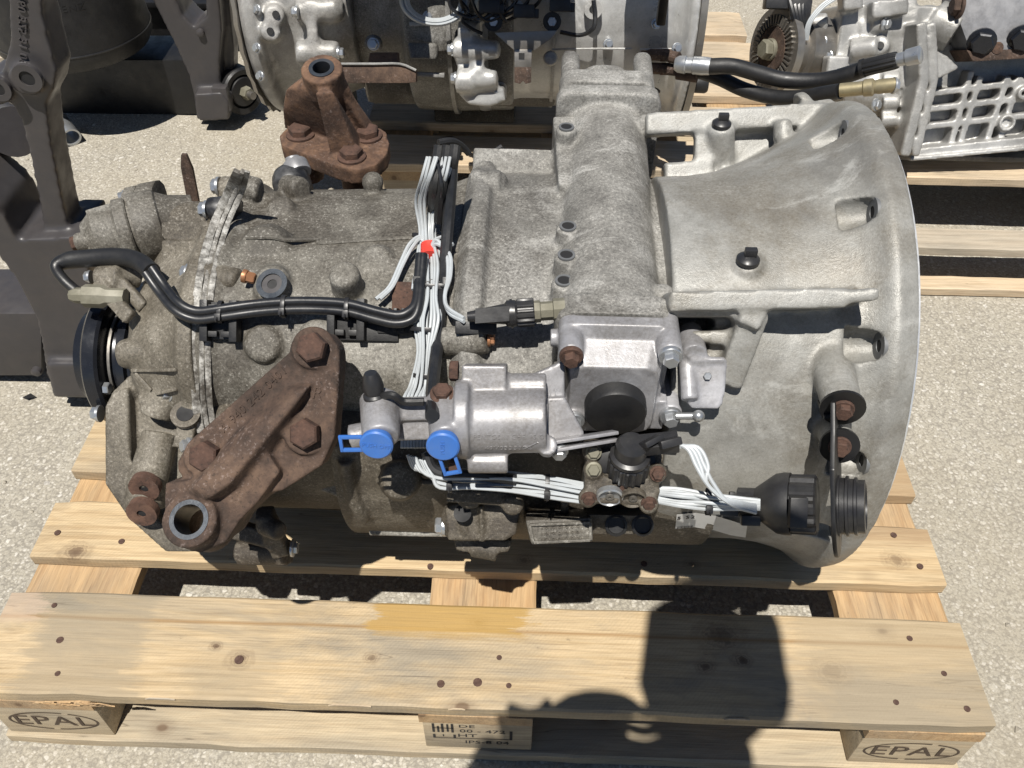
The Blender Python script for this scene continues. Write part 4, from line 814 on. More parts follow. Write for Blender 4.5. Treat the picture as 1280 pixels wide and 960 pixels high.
obj('bushing', MB().ring(rc_ - ra * .03, ra, 25 * mpx(rc_), 19 * mpx(rc_), .034, 36), 'bluesteel', rb)
for px, py, sp_ in [(392, 434, .3), (383, 541, .55), (259, 569, .5)]: bolt(rb, Q(px, py, WB + .004), WD, 19 * mpx(Q(px, py)), .0135, 'rust_bolt', 0, sp_)
mb = MB(); a, b = Q(268, 546), Q(366, 452); ex = (b - a).normalized(); text(mb, 'A 940 242 0401', (a + b) / 2 + WD * .0005, ex, WD.cross(ex), .0085, .0012, 1.1, TREES[-1])
text(mb, 'R', Q(397, 492) + WD * .0003, (XD - UD * .2).normalized(), (UD + XD * .2).normalized(), .012, .0012, 1, TREES[-1]); obj('cast_lettering', mb, 'rust', rb)
# far bracket
mb = MB(); zb = .50
mb.prism([onz(a, b, zb) for a, b in [(349, 170), (360, 158), (400, 150), (452, 152), (478, 162), (487, 178), (484, 192), (470, 206), (446, 213), (430, 211), (380, 192), (352, 182)]], -ZU * .022)
q0, q1 = onz(410, 165, zb), onz(403, 90, .60); axr = (ZU * .92 + YF * .25).normalized()
hull(mb, [onz(a, b, zb - .01) for a, b in [(355, 160), (372, 158), (412, 180), (446, 160), (452, 150), (395, 143)]] + [onz(353, 138, .535), onz(357, 112, .57), onz(448, 132, .545), onz(438, 112, .57)] + [q1 - axr * .012 + (basis(axr)[0] * cos(t) + basis(axr)[1] * sin(t)) * 25 * mpx(q1) for t in [2 * pi * k / 16 for k in range(16)]])
hull(mb, [onz(a, b, zb - .01) for a, b in [(416, 203), (452, 203), (456, 180), (418, 176)]] + [onz(394, 116, .592), onz(416, 114, .592), onz(404, 104, .585)])
hull(mb, [onz(a, b, zb - .01) for a, b in [(440, 150), (476, 168), (470, 180), (440, 175)]] + [onz(428, 100, .585), onz(420, 108, .585)])
mb.cyl(q1 - axr * .03, q1 + axr * .006, 26 * mpx(q1), None, 32)
for px, py in [(376, 170), (460, 172), (440, 198)]: q = onz(px, py, zb); mb.cyl(q - ZU * .01, q + ZU * .002, 24 * mpx(q))
cut = MB().cyl(q1 - axr * .06, q1 + axr * .03, 12.5 * mpx(q1), None, 28)
mb.cyl(onz(440, 190, zb - .01), onz(440, 190, zb - .01) - ZU * .06, .02); mb.cyl(onz(380, 175, zb - .01), onz(380, 175, zb - .01) - ZU * .06, .02)
rb2 = cast('mounting_bracket', mb, 'rust_red', gb, .002, 3, cut); tag(rb2, 'rust red bracket standing up at the back with a dark bore')
obj('bushing', MB().ring(q1 - axr * .02, axr, 16 * mpx(q1), 11 * mpx(q1), .0275, 32), 'bluesteel', rb2)
for px, py, sp_ in [(376, 169, .1), (460, 171, .6), (440, 197, .2)]: q = onz(px, py, zb + .002); bolt(rb2, q, ZU, 14.5 * mpx(q), .014, 'rust_bolt', 1.25, sp_)

# --- wiring harness
hs = [(553, 196), (547, 222), (539, 252), (534, 290), (536, 330), (537, 370), (535, 400), (532, 440), (528, 480), (522, 500)]
cond = obj('wiring_harness', MB().tube(lay([(566, 186), (564, 230), (560, 280), (556, 330), (551, 380), (547, 430), (541, 480), (540, 520)], .010), .0062, 10, 6), 'cable', gb)
tag(cond, 'bundle of white wires and black cables strapped across the casing')
for k, dx in enumerate((-7, 3, 13)):
    pth = lay([(556 + dx, 182), (553 + dx, 205), (549 + dx * .9, 235), (546 + dx * .8, 262 + 14 * k)], .016)
    obj('black_tube', MB().tube(pth, .0058, 8, 6), 'rubber', cond)
a = P(572, 183, .06); obj('black_tube', MB().tube([P(548, 178, .03), P(565, 176, .02), P(578, 183, .0), P(586, 192, -.01)], .004, 8, 6), 'rubber', cond)
obj('cable_end', MB().tube([P(600, 202, -.02), P(615, 193, -.02), P(628, 184, -.02)], .0045, 8, 3), 'rubber', cond)
for k in range(9):
    o_ = (k - 4) * 3.9; j = random.uniform(-2.4, 2.4)
    obj('wire', MB().tube(lay([(a + (o_ + j * sin(i * 1.3 + k)) * (1 - .4 * (i in (3, 5, 7))) - (3 if i < 3 else 0), b) for i, (a, b) in enumerate(hs[:-1])], .015 + .0034 * (k * 5 % 4)) + [P(523 + o_ * 1.2, 500, .212), P(519 + o_, 530, .205), P(518 + o_, 560, .215)], .0017, 7, 5), 'wire', cond)
for k in range(2):     # loops leaving to the left and right
    obj('wire', MB().tube(lay([(532 + 3 * k, 312), (526, 296 + 3 * k), (512 + 4 * k, 305 + 3 * k), (500 + 4 * k, 330), (487 + 4 * k, 358), (470 + 5 * k, 374)], .018), .0021, 7, 5), 'wire', cond)
    obj('wire', MB().tube(lay([(535 + 3 * k, 320), (545, 300 + 5 * k), (558 + 4 * k, 318), (560 + 3 * k, 345), (556, 370), (560 + 2 * k, 385 + 6 * k), (580, 398 + 4 * k)], .02), .0021, 7, 5), 'wire', cond)
obj('red_tape', MB().tube(lay([(537, 306), (537, 314), (537, 322)], .021), .0096, 14, 2), 'red', cond)
hb = [(520, 572), (530, 590), (550, 597), (590, 600), (640, 603), (690, 609), (735, 617)]
for k in range(8):
    o_ = (k - 3.5) * 3.3; j = random.uniform(-1.6, 1.6)
    obj('wire', MB().tube([P(a + (o_ * .9 if i < 2 else 0), b + (o_ + 1.6 * j * cos(i * 1.7 + k)) * (1 if i > 1 else .3), .233 + .0034 * (k * 5 % 4)) for i, (a, b) in enumerate(hb)], .00185, 7, 5), 'wire', cond)
obj('black_tube', MB().tube([P(532, 565, .24), P(541, 585, .24), P(560, 592, .24), P(600, 594, .24), P(645, 600, .238)], .0055, 10, 5), 'cable', cond)
for k in range(8):
    o_ = (k - 3.5) * 3.0
    obj('wire', MB().tube([P(818, 618 + o_ * .8, .235), P(850, 622 + o_, .24 + .003 * (k * 5 % 4)), P(885, 626 + o_ * .8 + 2 * sin(k * 2), .243 + .003 * (k * 3 % 4)), P(915, 629 + o_ * .7, .25), P(950, 631 + o_ * .5, .252)], .0019, 7, 5), 'wire', cond)
for k in range(4):
    obj('wire', MB().tube([P(843, 553 + 2 * k, .262), P(860 + 4 * k, 562 - k, .268), P(870 + 5 * k, 582, .272), P(884 + 4 * k * (1 - k % 2), 605, .274), P(903 + 4 * k, 622 + 3 * k, .27), P(945, 632 + 3 * k, .262)], .00185, 7, 6), 'wire', cond)
def tie(c, along, rw, rh, nrm):                  # cable tie: flat band round a bundle with its head
    along = along.normalized(); e2 = along.cross(nrm).normalized(); mb = MB(); n = 20
    for rr in (1,):
        rs = [[c + e2 * (rw + q) * cos(2 * pi * k / n) + nrm * (rh + q) * sin(2 * pi * k / n) + along * t for k in range(n)] for q, t in ((0, -.0022), (.0012, -.0022), (.0012, .0022), (0, .0022))]
        mb.rings(rs, False, True)
    mb.box(c + nrm * (rh + .002) + e2 * rw * .5, (.003, .0035, .0025), along, e2, nrm); mb.bar(c + nrm * (rh + .002) + e2 * rw * .5, c + nrm * (rh + .008) + e2 * (rw * .5 + .004), .003, .0015, along)
    return obj('cable_tie', mb, 'black', cond, .0004)
for px, py, rw, l in [(545, 240, .0205, .015), (534, 295, .0155, .018), (540, 358, .02, .019), (533, 470, .0125, .018), (534, 412, .0165, .018)]: tie(raised(px, py, l - .004), UD + XD * .05, rw, .008, WD)
for px, py, w in [(563, 599, .235), (684, 609, .235), (885, 627, .245)]: tie(P(px, py, w), XD, .012, .006, WD)
for pts in ([(548, 205), (552, 236), (549, 262)], [(553, 208), (560, 240), (556, 268)], [(528, 330), (519, 345), (516, 362)], [(541, 300), (556, 296), (566, 306)]): obj('loose_wire', MB().tube(lay(pts, .026), .0019, 7, 6), 'cable' if pts[0][0] > 545 else 'wire', cond)
def saddle(px, py, l=.006):
    q = raised(px, py, l); mb = MB()
    for sx in (-1, 1):
        mb.box(q + XD * .015 * sx, (.004, .021, .009), XD, UD, WD)
        for su in (-1, 1): mb.box(q + XD * .008 * sx + UD * .0135 * su, (.006, .003, .006), XD, UD, WD)
    mb.box(q - WD * .004, (.012, .019, .003), XD, UD, WD); return obj('cable_saddle', mb, 'rubber', cond, .001)
for px, py, l_ in [(546, 252, .006), (540, 372, .006), (276, 401, .013), (434, 399, .013)]: saddle(px, py, l_)
dp = [(186, 338), (203, 362), (222, 384), (246, 394), (276, 391), (320, 385), (360, 382), (400, 382), (436, 385), (470, 394), (496, 399), (513, 394), (522, 378), (525, 345), (527, 318)]
base_ = lay(dp, .027)
for k in (0, 1):
    off = 5.2 * (1 if k else -1); pp = []
    for i, p in enumerate(base_):
        t = (base_[min(i + 1, len(base_) - 1)] - base_[max(i - 1, 0)]).normalized(); pp.append(p + t.cross(WD).normalized() * off * mpx(p) * (1 if i < 12 else .4))
    obj('black_cable', MB().tube(pp, .0048, 12, 6), 'cable', cond)
for px, py in [(276, 390), (355, 383), (434, 386)]: tie(raised(px, py, .026), XD, .0105, .0065, WD)
cz = [P(98, 366, .13), P(80, 350, .13), P(70, 334, .125), P(84, 326, .12), P(110, 323, .12), P(145, 321, .125), P(172, 326, .135), P(190, 340, .15)]
obj('sleeve', MB().tube(cz, .0098, 14, 6, rf=lambda t: .6 + .4 * min(1, max(0, (t - .25) * 5))), 'rubber', cond)
mb = MB(); q = raised(500, 405, .004); mb.box(q, (.022, .01, .006), XD, UD, WD)
for k in range(4): mb.box(q + XD * (-.012 + .008 * k) + UD * .004, (.002, .012, .009), XD, UD, WD)
obj('cable_guide', mb, 'rubber', cond, .001); obj('rusty_clip', MB().box(raised(505, 372, .004), (.012, .016, .003), XD, UD, WD), 'rust_bolt', cond, .001)
for px, py, hx, hu in [(462, 415, .03, .009), (595, 410, .02, .006)]: obj('cable_guide', MB().box(raised(px, py, .003), (hx, hu, .004), XD, UD, WD), 'rubber', cond, .001)

# ------------------------------------------------------------------ second gearbox, behind on its own pallet
FTREES, TREES = TREES, []
def frame_at(px, py, base):
    d = ray(px, py); w = V((0, -d.y, -d.z)).normalized(); u = V((0, -w.z, w.y)); u = u if u.z > 0 else -u
    return u, w
B2 = V((0, 1.35, .425)); U2, W2 = frame_at(590, 20, B2)
def P2(px, py, w=0.0): w -= .012; d = ray(px, py); return CAM + d * ((B2 + W2 * w - CAM).dot(W2) / d.dot(W2))
g2 = thing('gearbox', (.55, 1.5, .144), 'second gearbox behind at the top middle, with a white wire coil and two black hoses', 'gearbox', 'lorry gearboxes')
X2 = lambda px, w=.2: P2(px, 60, w).x
def body2(name, st, mat, extra=None, vox=.0045, y=1.35, z=.425):
    mb = MB(); mb.rings([[V((X2(px), y + r * .95 * cos(2 * pi * k / 64), z + r * .95 * sin(2 * pi * k / 64))) for k in range(64)] for px, r in st])
    if extra: extra(mb)
    return cast(name, mb, mat, g2, vox, 5)
def ex1(mb):
    for px, py in [(345, 18), (340, 38)]: mb.boss(P2(px, py, .16), P2(px - 2, py + 1, .245), .018, rd=.15)
    mb.boss(P2(372, 15, .22), P2(425, 10, .22), .02); mb.boss(P2(372, 66, .22), P2(425, 66, .22), .021); mb.bar(P2(388, 0, .23), P2(394, 75, .23), .02, .02, W2); mb.ball(P2(415, 12, .215), .025)
body2('rear_housing', [(308, .235), (318, .25), (330, .25), (336, .225), (390, .215), (396, .228), (402, .228), (406, .21), (440, .19)], 'silver3', ex1)
mb = MB(); n = 60
mb.rings([[V((X2(px), 1.35 + r * (1 if k % 2 else .975) * cos(2 * pi * k / n), .425 + r * (1 if k % 2 else .975) * sin(2 * pi * k / n))) for k in range(n)] for px, r in ((303, .235), (309, .24))]); obj('toothed_ring', mb, 'steel', g2)
def ex2(mb):
    mb.prism([P2(a, b, .262) for a, b in [(509, 53), (547, 54), (547, 74), (511, 74)]], -W2 * .03); mb.ball(P2(467, 55, .19), .018)
body2('main_case', [(428, .17), (500, .19), (508, .238), (560, .24), (640, .235), (644, .22)], 'case2', ex2)
def ex3(mb):
    for (a, b), (c, d), r in [((568, 62), (605, 62), .02), ((605, 62), (625, 62), .016), ((572, 100), (595, 102), .022), ((595, 100), (622, 98), .017), ((600, 12), (640, 12), .018), ((575, 40), (592, 38), .018)]: mb.boss(P2(a, b, .245), P2(c, d, .25), r)
    mb.bar(P2(590, 30, .24), P2(592, 110, .24), .022, .03, W2); mb.bar(P2(598, 78, .25), P2(598, 92, .255), .02, .02, W2); mb.prism([P2(a, b, .245) for a, b in [(574, 108), (630, 110), (632, 126), (612, 134), (585, 131), (575, 120)]], -W2 * .1)
body2('bell_housing', [(588, .235), (600, .24), (650, .225), (800, .225), (835, .235), (848, .25), (855, .268), (864, .27)], 'bright', ex3)
obj('rim_flange', MB().lathe([(0, .258), (.012, .258)], V((X2(864), 1.35, .425)), XD, 72), 'steel', g2)
obj('clamp_band', MB().ring(V((X2(690), 1.35, .425)), XD, .2175, .210, .006, 72), 'silver3', g2)
for px in (690, 800): obj('seam_line', MB().tube([P2(px, 62, .231), P2(px + 50, 61, .231), P2(px + 100 if px < 700 else 855, 61, .232)], .002, 6), 'silver2', g2)
mb = MB(); mb.prism([P2(a, b, .285) for a, b in [(618, 41), (697, 38), (690, 48), (668, 63), (644, 64), (630, 52)]], -W2 * .008); mb.prism([P2(a, b, .287) for a, b in [(643, 62), (665, 62), (664, 84), (643, 84)]], -W2 * .008)
bk = obj('fork_bracket', mb, 'steel', g2, .001); obj('rusty_tab', MB().prism([P2(a, b, .289) for a, b in [(643, 84), (664, 84), (664, 103), (657, 105), (654, 101), (650, 105), (643, 103)]], -W2 * .008), 'rust', bk, .001)
for px, py in [(617, 27), (690, 27)]:
    obj('rubber_bush', MB().ring(P2(px, py, .27), W2, .016, .008, .012, 24), 'rubber', bk); bolt(bk, P2(px, py, .27), W2, .009, .012, 'zinc', 1.2)
obj('square_shade_patch', MB().box(P2(652, 70, .2875), (.005, .005, .0006), XD, U2, W2), 'hole', bk)
# dark box added above the view to throw the hard shade on the case
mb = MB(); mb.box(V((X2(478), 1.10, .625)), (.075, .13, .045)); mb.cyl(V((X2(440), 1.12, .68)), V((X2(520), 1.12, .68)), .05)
obj('shade_box', mb, 'paintblk', g2, .01)
mb = MB(); mb.box(V((X2(640), 1.10, .60)), (.10, .08, .03))  # overhang added above the view for shade on the case, toothed to pattern it
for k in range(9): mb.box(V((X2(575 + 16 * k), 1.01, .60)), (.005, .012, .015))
obj('shade_comb', mb, 'paintblk', g2, .002)
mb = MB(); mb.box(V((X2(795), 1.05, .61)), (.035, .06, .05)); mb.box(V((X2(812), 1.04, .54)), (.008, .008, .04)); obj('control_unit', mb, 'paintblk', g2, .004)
obj('support_arm', MB().prism([P2(a, b, .30) for a, b in [(423, 80), (460, 78), (462, 66), (497, 66), (498, 80), (520, 88), (520, 103), (505, 104), (430, 104)]], -W2 * .02), 'rust', g2, .002)
obj('arm_edge', MB().tube([P2(424, 80, .302), P2(470, 80, .302), P2(500, 80, .302), P2(520, 88, .302)], .0025, 8, 3), 'silver3', g2)
for k in range(7): # coil of white wire
    r = .042 + .002 * k; c = P2(543, 0, .27 + .003 * (k % 3)); obj('wire', MB().tube([c + XD * (r * cos(t) * 1.1) + U2 * (r * .75 * sin(t)) for t in [2 * pi * j / 14 for j in range(15)]], .0026, 6, 3), 'wire', g2)
obj('black_cable', MB().tube([P2(575, 0, .28), P2(585, 14, .28), P2(578, 26, .28), P2(590, 36, .275), P2(603, 42, .27)], .003, 6), 'cable', g2)
obj('black_cable', MB().tube([P2(742, 0, .25), P2(744, 20, .25), P2(741, 36, .25), P2(725, 44, .24), P2(700, 40, .24)], .004, 6), 'cable', g2)
obj('grommet', MB().ring(P2(741, 12, .23), W2, .016, .007, .012, 20), 'silver2', g2); obj('slotted_plug', MB().boss(P2(688, 73, .22), P2(688, 73, .245), .012).box(P2(688, 73, .2455), (.008, .0015, .0008), XD, U2, W2), 'silver3', g2)
for px, py, r in [(345, 18, .0065), (338, 39, .0065), (575, 42, .009)]: obj('bore', MB().lathe([(0, r), (.002, r)], P2(px, py, .2455), W2, 14), 'hole', g2)
for px, py, ax_ in [(423, 66, XD), (566, 62, -XD), (570, 98, -XD), (467, 55, W2), (372, 15, -XD)]: bolt(g2, P2(px, py, .25 if py != 55 else .21), ax_, .009, .01, 'zinc', 1.3)
obj('sump', MB().bb(X2(440), X2(700), 1.19, 1.5, .258, .32), 'low', g2, .02); obj('foot', MB().bb(X2(520), X2(640), 1.34, 1.42, .1445, .26), 'low', g2, .004); obj('foot', MB().bb(X2(340), X2(400), 1.26, 1.4, .1445, .25), 'low', g2, .004); obj('foot', MB().bb(X2(820), X2(850), 1.3, 1.42, .1445, .22), 'low', g2, .004)
for px, py, w in [(322, 12, .25), (322, 60, .25), (326, 95, .25), (650, 8, .235), (655, 58, .235), (700, 20, .225), (760, 55, .225), (820, 30, .235), (846, 60, .255), (620, 112, .25), (586, 116, .25), (535, 20, .245)]: bolt(g2, P2(px, py, w - .012), (W2 * .9 + XD * (-.6 if px < 330 else .2)).normalized(), .007, .008, 'zinc', 1.35)
for k, (a, b, c, d) in enumerate([(512, 30, 550, 28), (512, 92, 556, 94)]): obj('rib', MB().bar(P2(a, b, .225), P2(c, d, .222), .008, .02, W2), 'silver3', g2, .002)
for k in range(5): obj('black_cable', MB().tube([P2(560 + 14 * k, -4, .29), P2(566 + 16 * k, 12 + 3 * k, .285 - .01 * (k % 2)), P2(590 + 12 * k, 22 + 2 * (k % 3), .28), P2(612 + 14 * k, 8, .285), P2(618 + 15 * k, -5, .29)], .0032, 7, 5), 'cable', g2)
for px, py in [(612, 8), (655, 14), (700, 6)]: obj('connector', MB().box(P2(px, py, .285), (.018, .011, .012), XD, U2, W2).box(P2(px + 10, py + 3, .285), (.012, .008, .009), XD, U2, W2), 'black', g2, .002)
obj('cast_rib_ring', MB().ring(V((X2(560), 1.35, .425)), XD, .2345, .22, .008, 72), 'silver3', g2)
# hydraulic hoses
HY = lambda px, py, y: ony(px, py, y - .13)
for (a, b) in ((68, 70), (85, 85)):
    obj('pipe', MB().tube([HY(805, a, 1.25), HY(830, a + 1, 1.22), HY(848, b + 3, 1.2)], .0105, 10, 3), 'rust', g2); obj('pipe_nut', MB().lathe([(0, .012), (.016, .012)], HY(826, a + 1, 1.222), XD, 6), 'rust_bolt', g2)
c0, c1 = HY(844, 80, 1.19), HY(888, 83, 1.17); l = (c1 - c0).length
obj('crimp_collar', MB().lathe([(0, .011), (l * .1, .0145), (l * .3, .0155), (l * .33, .0135), (l * .5, .0135), (l * .53, .0155), (l * .8, .0155), (l, .0145)], c0, c1 - c0, 24), 'zinc', g2); obj('crimp_collar', MB().lathe([(0, .013), (l * .6, .016)], HY(846, 90, 1.2), c1 - c0, 20), 'rust', g2)
h1 = obj('hose', MB().tube([HY(a, b, y) for a, b, y in [(886, 83, 1.17), (915, 83, 1.165), (945, 91, 1.16), (980, 100, 1.15), (1025, 101, 1.13), (1060, 93, 1.11), (1085, 84, 1.10)]], .0138, 16, 6), 'rubber', g2)
h2 = obj('hose', MB().tube([HY(a, b, y) for a, b, y in [(872, 88, 1.2), (900, 98, 1.19), (930, 112, 1.17), (965, 121, 1.14), (1000, 122, 1.11), (1030, 117, 1.08), (1050, 114, 1.06)]], .0128, 16, 6), 'rubber', g2)
c0, c1 = HY(1076, 86, 1.095), HY(1122, 75, 1.07); obj('hose_cuff', MB().knurl(c0, c1, .0138, 12, .1).lathe([(0, .0152), (.006, .0152)], c0, c1 - c0, 16), 'rubber', g2)
c2 = HY(1151, 68, 1.055); obj('hose_end', MB().lathe([(-.012, .008), (0, .008), (0, .0105), (.012, .0105), (.014, .013), (.034, .014), (.036, .011)], c1, c2 - c1, 24), 'zinc', g2)
c0, c1 = HY(1050, 113, 1.06), HY(1122, 106, 1.03); obj('hose_end', MB().lathe([(0, .0112), (.035, .0112), (.037, .0135), (.05, .014), (.053, .0105), (.058, .0115), (.085, .0115)], c0, c1 - c0, 20), 'brass', g2)
bolt(g2, HY(1117, 107, 1.03), XD, .010, .008, 'zinc', 1.3)
obj('pipe_stub', MB().lathe([(0, .014), (.004, .02), (.05, .021), (.054, .026), (.095, .027), (.1, .017), (.125, .018), (.13, .015)], HY(800, 103, 1.30), XD, 20), 'rubber', g2)

# ------------------------------------------------------------------ third gearbox at the right edge
B3 = V((0, 1.22, .25)); U3, W3 = frame_at(1160, 100, B3)
def P3(px, py, w=0.0): d = ray(px, py); return CAM + d * ((B3 + W3 * w - CAM).dot(W3) / d.dot(W3))
g3 = thing('gearbox', (1.6, 1.35, .144), 'clean silver gearbox at the top right edge with ribbed case and toothed coupling', 'gearbox', 'lorry gearboxes')
mb = MB(); mb.prism([P3(a, b, -.02) for a, b in [(1130, 60), (1420, 30), (1420, 172), (1132, 196)]], -W3 * .25)
def b3(a, b, w=.0, th=.012, dep=.03): mb.bar(P3(*a, w), P3(*b, w), th, dep, W3)
for a, b in [((1165, 116), (1400, 88)), ((1160, 136), (1400, 108)), ((1152, 158), (1400, 131)), ((1211, 88), (1185, 180)), ((1222, 95), (1197, 178)), ((1256, 95), (1230, 175)), ((1271, 95), (1246, 174)), ((1310, 90), (1285, 170)), ((1165, 100), (1143, 188))]: b3(a, b)
b3((1132, 190), (1400, 160), .01, .014, .05); b3((1128, 197), (1400, 171), .0, .008, .08)
mb.ring(P3(1246, 152, -.02), W3, .0165, .0105, .045, 28); mb.ring(P3(1266, 116, -.02), W3, .0125, .005, .045, 24)
cs3 = cast('ribbed_case', mb, 'silver2', g3, .0028, 2)
mb = MB()
for o_, w, t in ((0, .03, .02), (13, .02, .016)): mb.bar(P3(1136 + o_, 30, w), P3(1140 + o_, 100, w), t, .12, W3); mb.bar(P3(1140 + o_, 98, w), P3(1117 + o_, 192, w), t, .12, W3)
for px, py in [(1110, 128), (1108, 150), (1150, 118), (1148, 148), (1137, 176), (1110, 100)]: mb.boss(P3(px - 8, py, .035), P3(px + 14, py - 1, .04), .015)
mb.box(P3(1085, 60, -.06), (.09, .075, .09), XD, U3, W3); mb.cyl(P3(1060, 40, -.04), P3(1130, 30, -.04), .075); mb.cyl(P3(1045, 90, -.05), P3(1120, 85, -.05), .08)
mb.boss(P3(1065, 63, .03), P3(1098, 58, .055), .019); mb.boss(P3(1100, 62, .0), P3(1100, 56, .055), .018); mb.boss(P3(1090, 30, .03), P3(1110, 30, .04), .016); mb.bar(P3(1050, 5, .04), P3(1075, 0, .04), .03, .04, W3); mb.bar(P3(1085, 14, .04), P3(1130, 8, .04), .03, .05, W3)
mb.bar(P3(1040, 105, .05), P3(1045, 70, .05), .04, .04, W3); mb.boss(P3(1012, 52, -.0), P3(1035, 48, .01), .016); mb.boss(P3(1012, 30, -.0), P3(1035, 26, .01), .016); mb.ball(P3(1155, 40, -.02), .05); mb.ball(P3(1090, 110, -.02), .06)
mb.prism([P3(a, b, .05) for a, b in [(1155, 55), (1185, 70), (1200, 85), (1175, 98), (1148, 100)]], -W3 * .06); mb.cyl(P3(1165, 25, .0), P3(1195, 40, .02), .04)
hs3 = cast('front_housing', mb, 'silver2', g3, .0034, 5)
obj('bore', MB().lathe([(0, .0075), (.002, .0075)], P3(1100, 57, .057), (U3 * .5 + W3).normalized(), 16), 'hole', hs3); obj('bore', MB().lathe([(0, .011), (.002, .011)], P3(1246, 152, -.0185), W3, 20), 'hole', cs3)
for px, py in [(1106, 30), (1027, 52), (1034, 70), (1094, 131)]: bolt(hs3, P3(px, py, .05 if px > 1090 else .02), (XD * .6 + W3 * .7).normalized() if px > 1090 else (W3 - XD).normalized(), .009, .01, 'zinc', 1.4)
mb = MB(); mb.prism([P3(a, b, .05) for a, b in [(1202, 0), (1196, 18), (1212, 62), (1216, 72), (1400, 60), (1400, -40), (1205, -40)]], -W3 * .09); pl3 = obj('black_bracket', mb, 'chip', g3, .004)
obj('rusty_edge', MB().prism([P3(a, b, .055) for a, b in [(1208, 62), (1216, 77), (1400, 66), (1400, 55), (1214, 64)]], -W3 * .09), 'rust', pl3, .002)
for px, py in [(1227, 52), (1277, 48)]: bolt(pl3, P3(px, py, .055), (W3 * .75 - U3 * .3 - XD * .2).normalized(), .021, .016, 'oilsteel', 1.25)
bolt(pl3, P3(1200, 8, .055), -XD, .017, .016, 'rust', 1.3)
obj('oval_slot', MB().lathe([(0, .011), (.001, .011)], P3(1247, 60, .0555), W3, 16), 'rust_red', pl3)
# coupling with a serrated face
c = P3(966, 62, .0); axc = (XD * .93 - W3 * .36).normalized(); r = 50 * mpx(c)
cp = obj('coupling_flange', MB().lathe([(0, r * .55), (0, r), (.016, r), (.018, r * .95), (.02, r * .8), (.045, r * .72), (.05, r * .85), (.075, r * .8), (.12, r * .8)], c, axc, 56), 'steel', g3)
e1, e2, e3 = basis(axc)
mb = MB()
for k in range(40):
    t = 2 * pi * k / 40; d = e1 * cos(t) + e2 * sin(t); mb.bar(c + d * r * .58 - axc * .002, c + d * r * .82 - axc * .002, .0035, .005, axc)
obj('serration', mb, 'steel', cp); obj('hub', MB().lathe([(-.004, r * .54), (.004, r * .56)], c, axc, 40), 'rust', cp); bolt(cp, c - axc * .004, -axc, r * .24, .022, 'olive', 1.1)
obj('connector', MB().box(P3(975, 3, .03), (.03, .012, .015), XD, U3, W3).box(P3(998, 12, .03), (.02, .02, .02), XD, U3, W3), 'black', g3, .003)
for k in range(3): obj('wire', MB().tube([P3(1045 + 4 * k, -6, .06), P3(1025 + 3 * k, 8, .06), P3(1010 + 2 * k, 28, .06), P3(1005 + 2 * k, 50, .05)], .0026, 6), 'wire', g3)
for k in range(4): obj('black_cable', MB().tube([P3(985 + 6 * k, -6, .04), P3(992 + 4 * k, 20, .05), P3(998 + 3 * k, 45, .04), P3(1004 - 4 * k, 75, .02)], .005, 8), 'cable', g3)
obj('foot', MB().box(P3(1240, 178, -.12) - ZU * .02, (.3, .06, .02)), 'silver3', g3, .004)

# ------------------------------------------------------------------ dark suspension hangers at the left
def hanger(nm, lab, Y, outline, depth, hub, extra, mat='paint'):
    t = thing(nm, (ony(*outline[0], Y).x, Y, 0), lab, 'hanger bracket', 'dark suspension hangers')
    mb = MB()
    for poly, y0, d in extra: mb.prism([ony(a, b, Y + y0) for a, b in poly], V((0, d, 0)))
    mb.prism([ony(a, b, Y) for a, b in outline], V((0, depth, 0)))
    for px, py, r in hub: q = ony(px, py, Y); mb.cyl(q + V((0, -.014, 0)), q + V((0, depth, 0)), r)
    o = cast('casting', mb, mat, t, .004, 5, lump=.0008)
    for px, py, r in hub:
        q = ony(px, py, Y - .014); a = obj('bushing_rim', MB().ring(q + V((0, -.003, 0)), V((0, 1, 0)), r * .93, r * .5, .006, 32), 'paint', t, ang=30); obj('bore', MB().lathe([(0, r * .5), (.002, r * .5)], q + V((0, -.001, 0)), V((0, 1, 0)), 24), 'hole', a)
    return t
TREES = []
ha = hanger('suspension_hanger', 'dark grey cast hanger standing at the left edge, cast numbers running down its upright', .60,
    [(8, -40), (50, -40), (54, 20), (66, 70), (72, 88), (68, 112), (58, 130), (64, 180), (78, 250), (92, 310), (60, 320), (50, 260), (38, 200), (26, 150), (8, 122), (2, 90), (12, 50)], .05,
    [(35, 97, .0195), (-2, 110, .018)],
    [([(22, 300), (100, 296), (112, 340), (122, 400), (128, 470), (126, 498), (70, 498), (58, 470), (52, 430), (44, 395), (24, 355), (-10, 310), (-40, 260), (-40, 230), (0, 262)], -.02, .10), ([(56, 455), (130, 455), (128, 498), (66, 498)], -.035, .12)])
mb = MB(); q = ony(46, 38, .60); pth = (ony(46, 80, .60) - ony(44, 0, .60)).normalized(); text(mb, '960 325 31 09', ony(29, 38, .599), -pth * -1, pth.cross(V((0, 1, 0))) * -1, .0105, .0015, 1.1); obj('cast_lettering', mb, 'paint', ha)
obj('cross_beam', MB().prism([ony(a, b, .63) for a, b in [(-160, 392), (52, 392), (52, 470), (-160, 470)]], V((0, .12, 0))), 'paint', ha, .004)
for px, py in [(57, 334), (47, 462)]: obj('pin', MB().lathe([(0, .008), (.008, .008), (.01, .005)], ony(px, py, .60 if py < 400 else .575), YF, 16), 'paint', ha)
obj('bush_tube', MB().cyl(ony(-10, 150, .74), ony(18, 165, .66), .035), 'paint', ha)
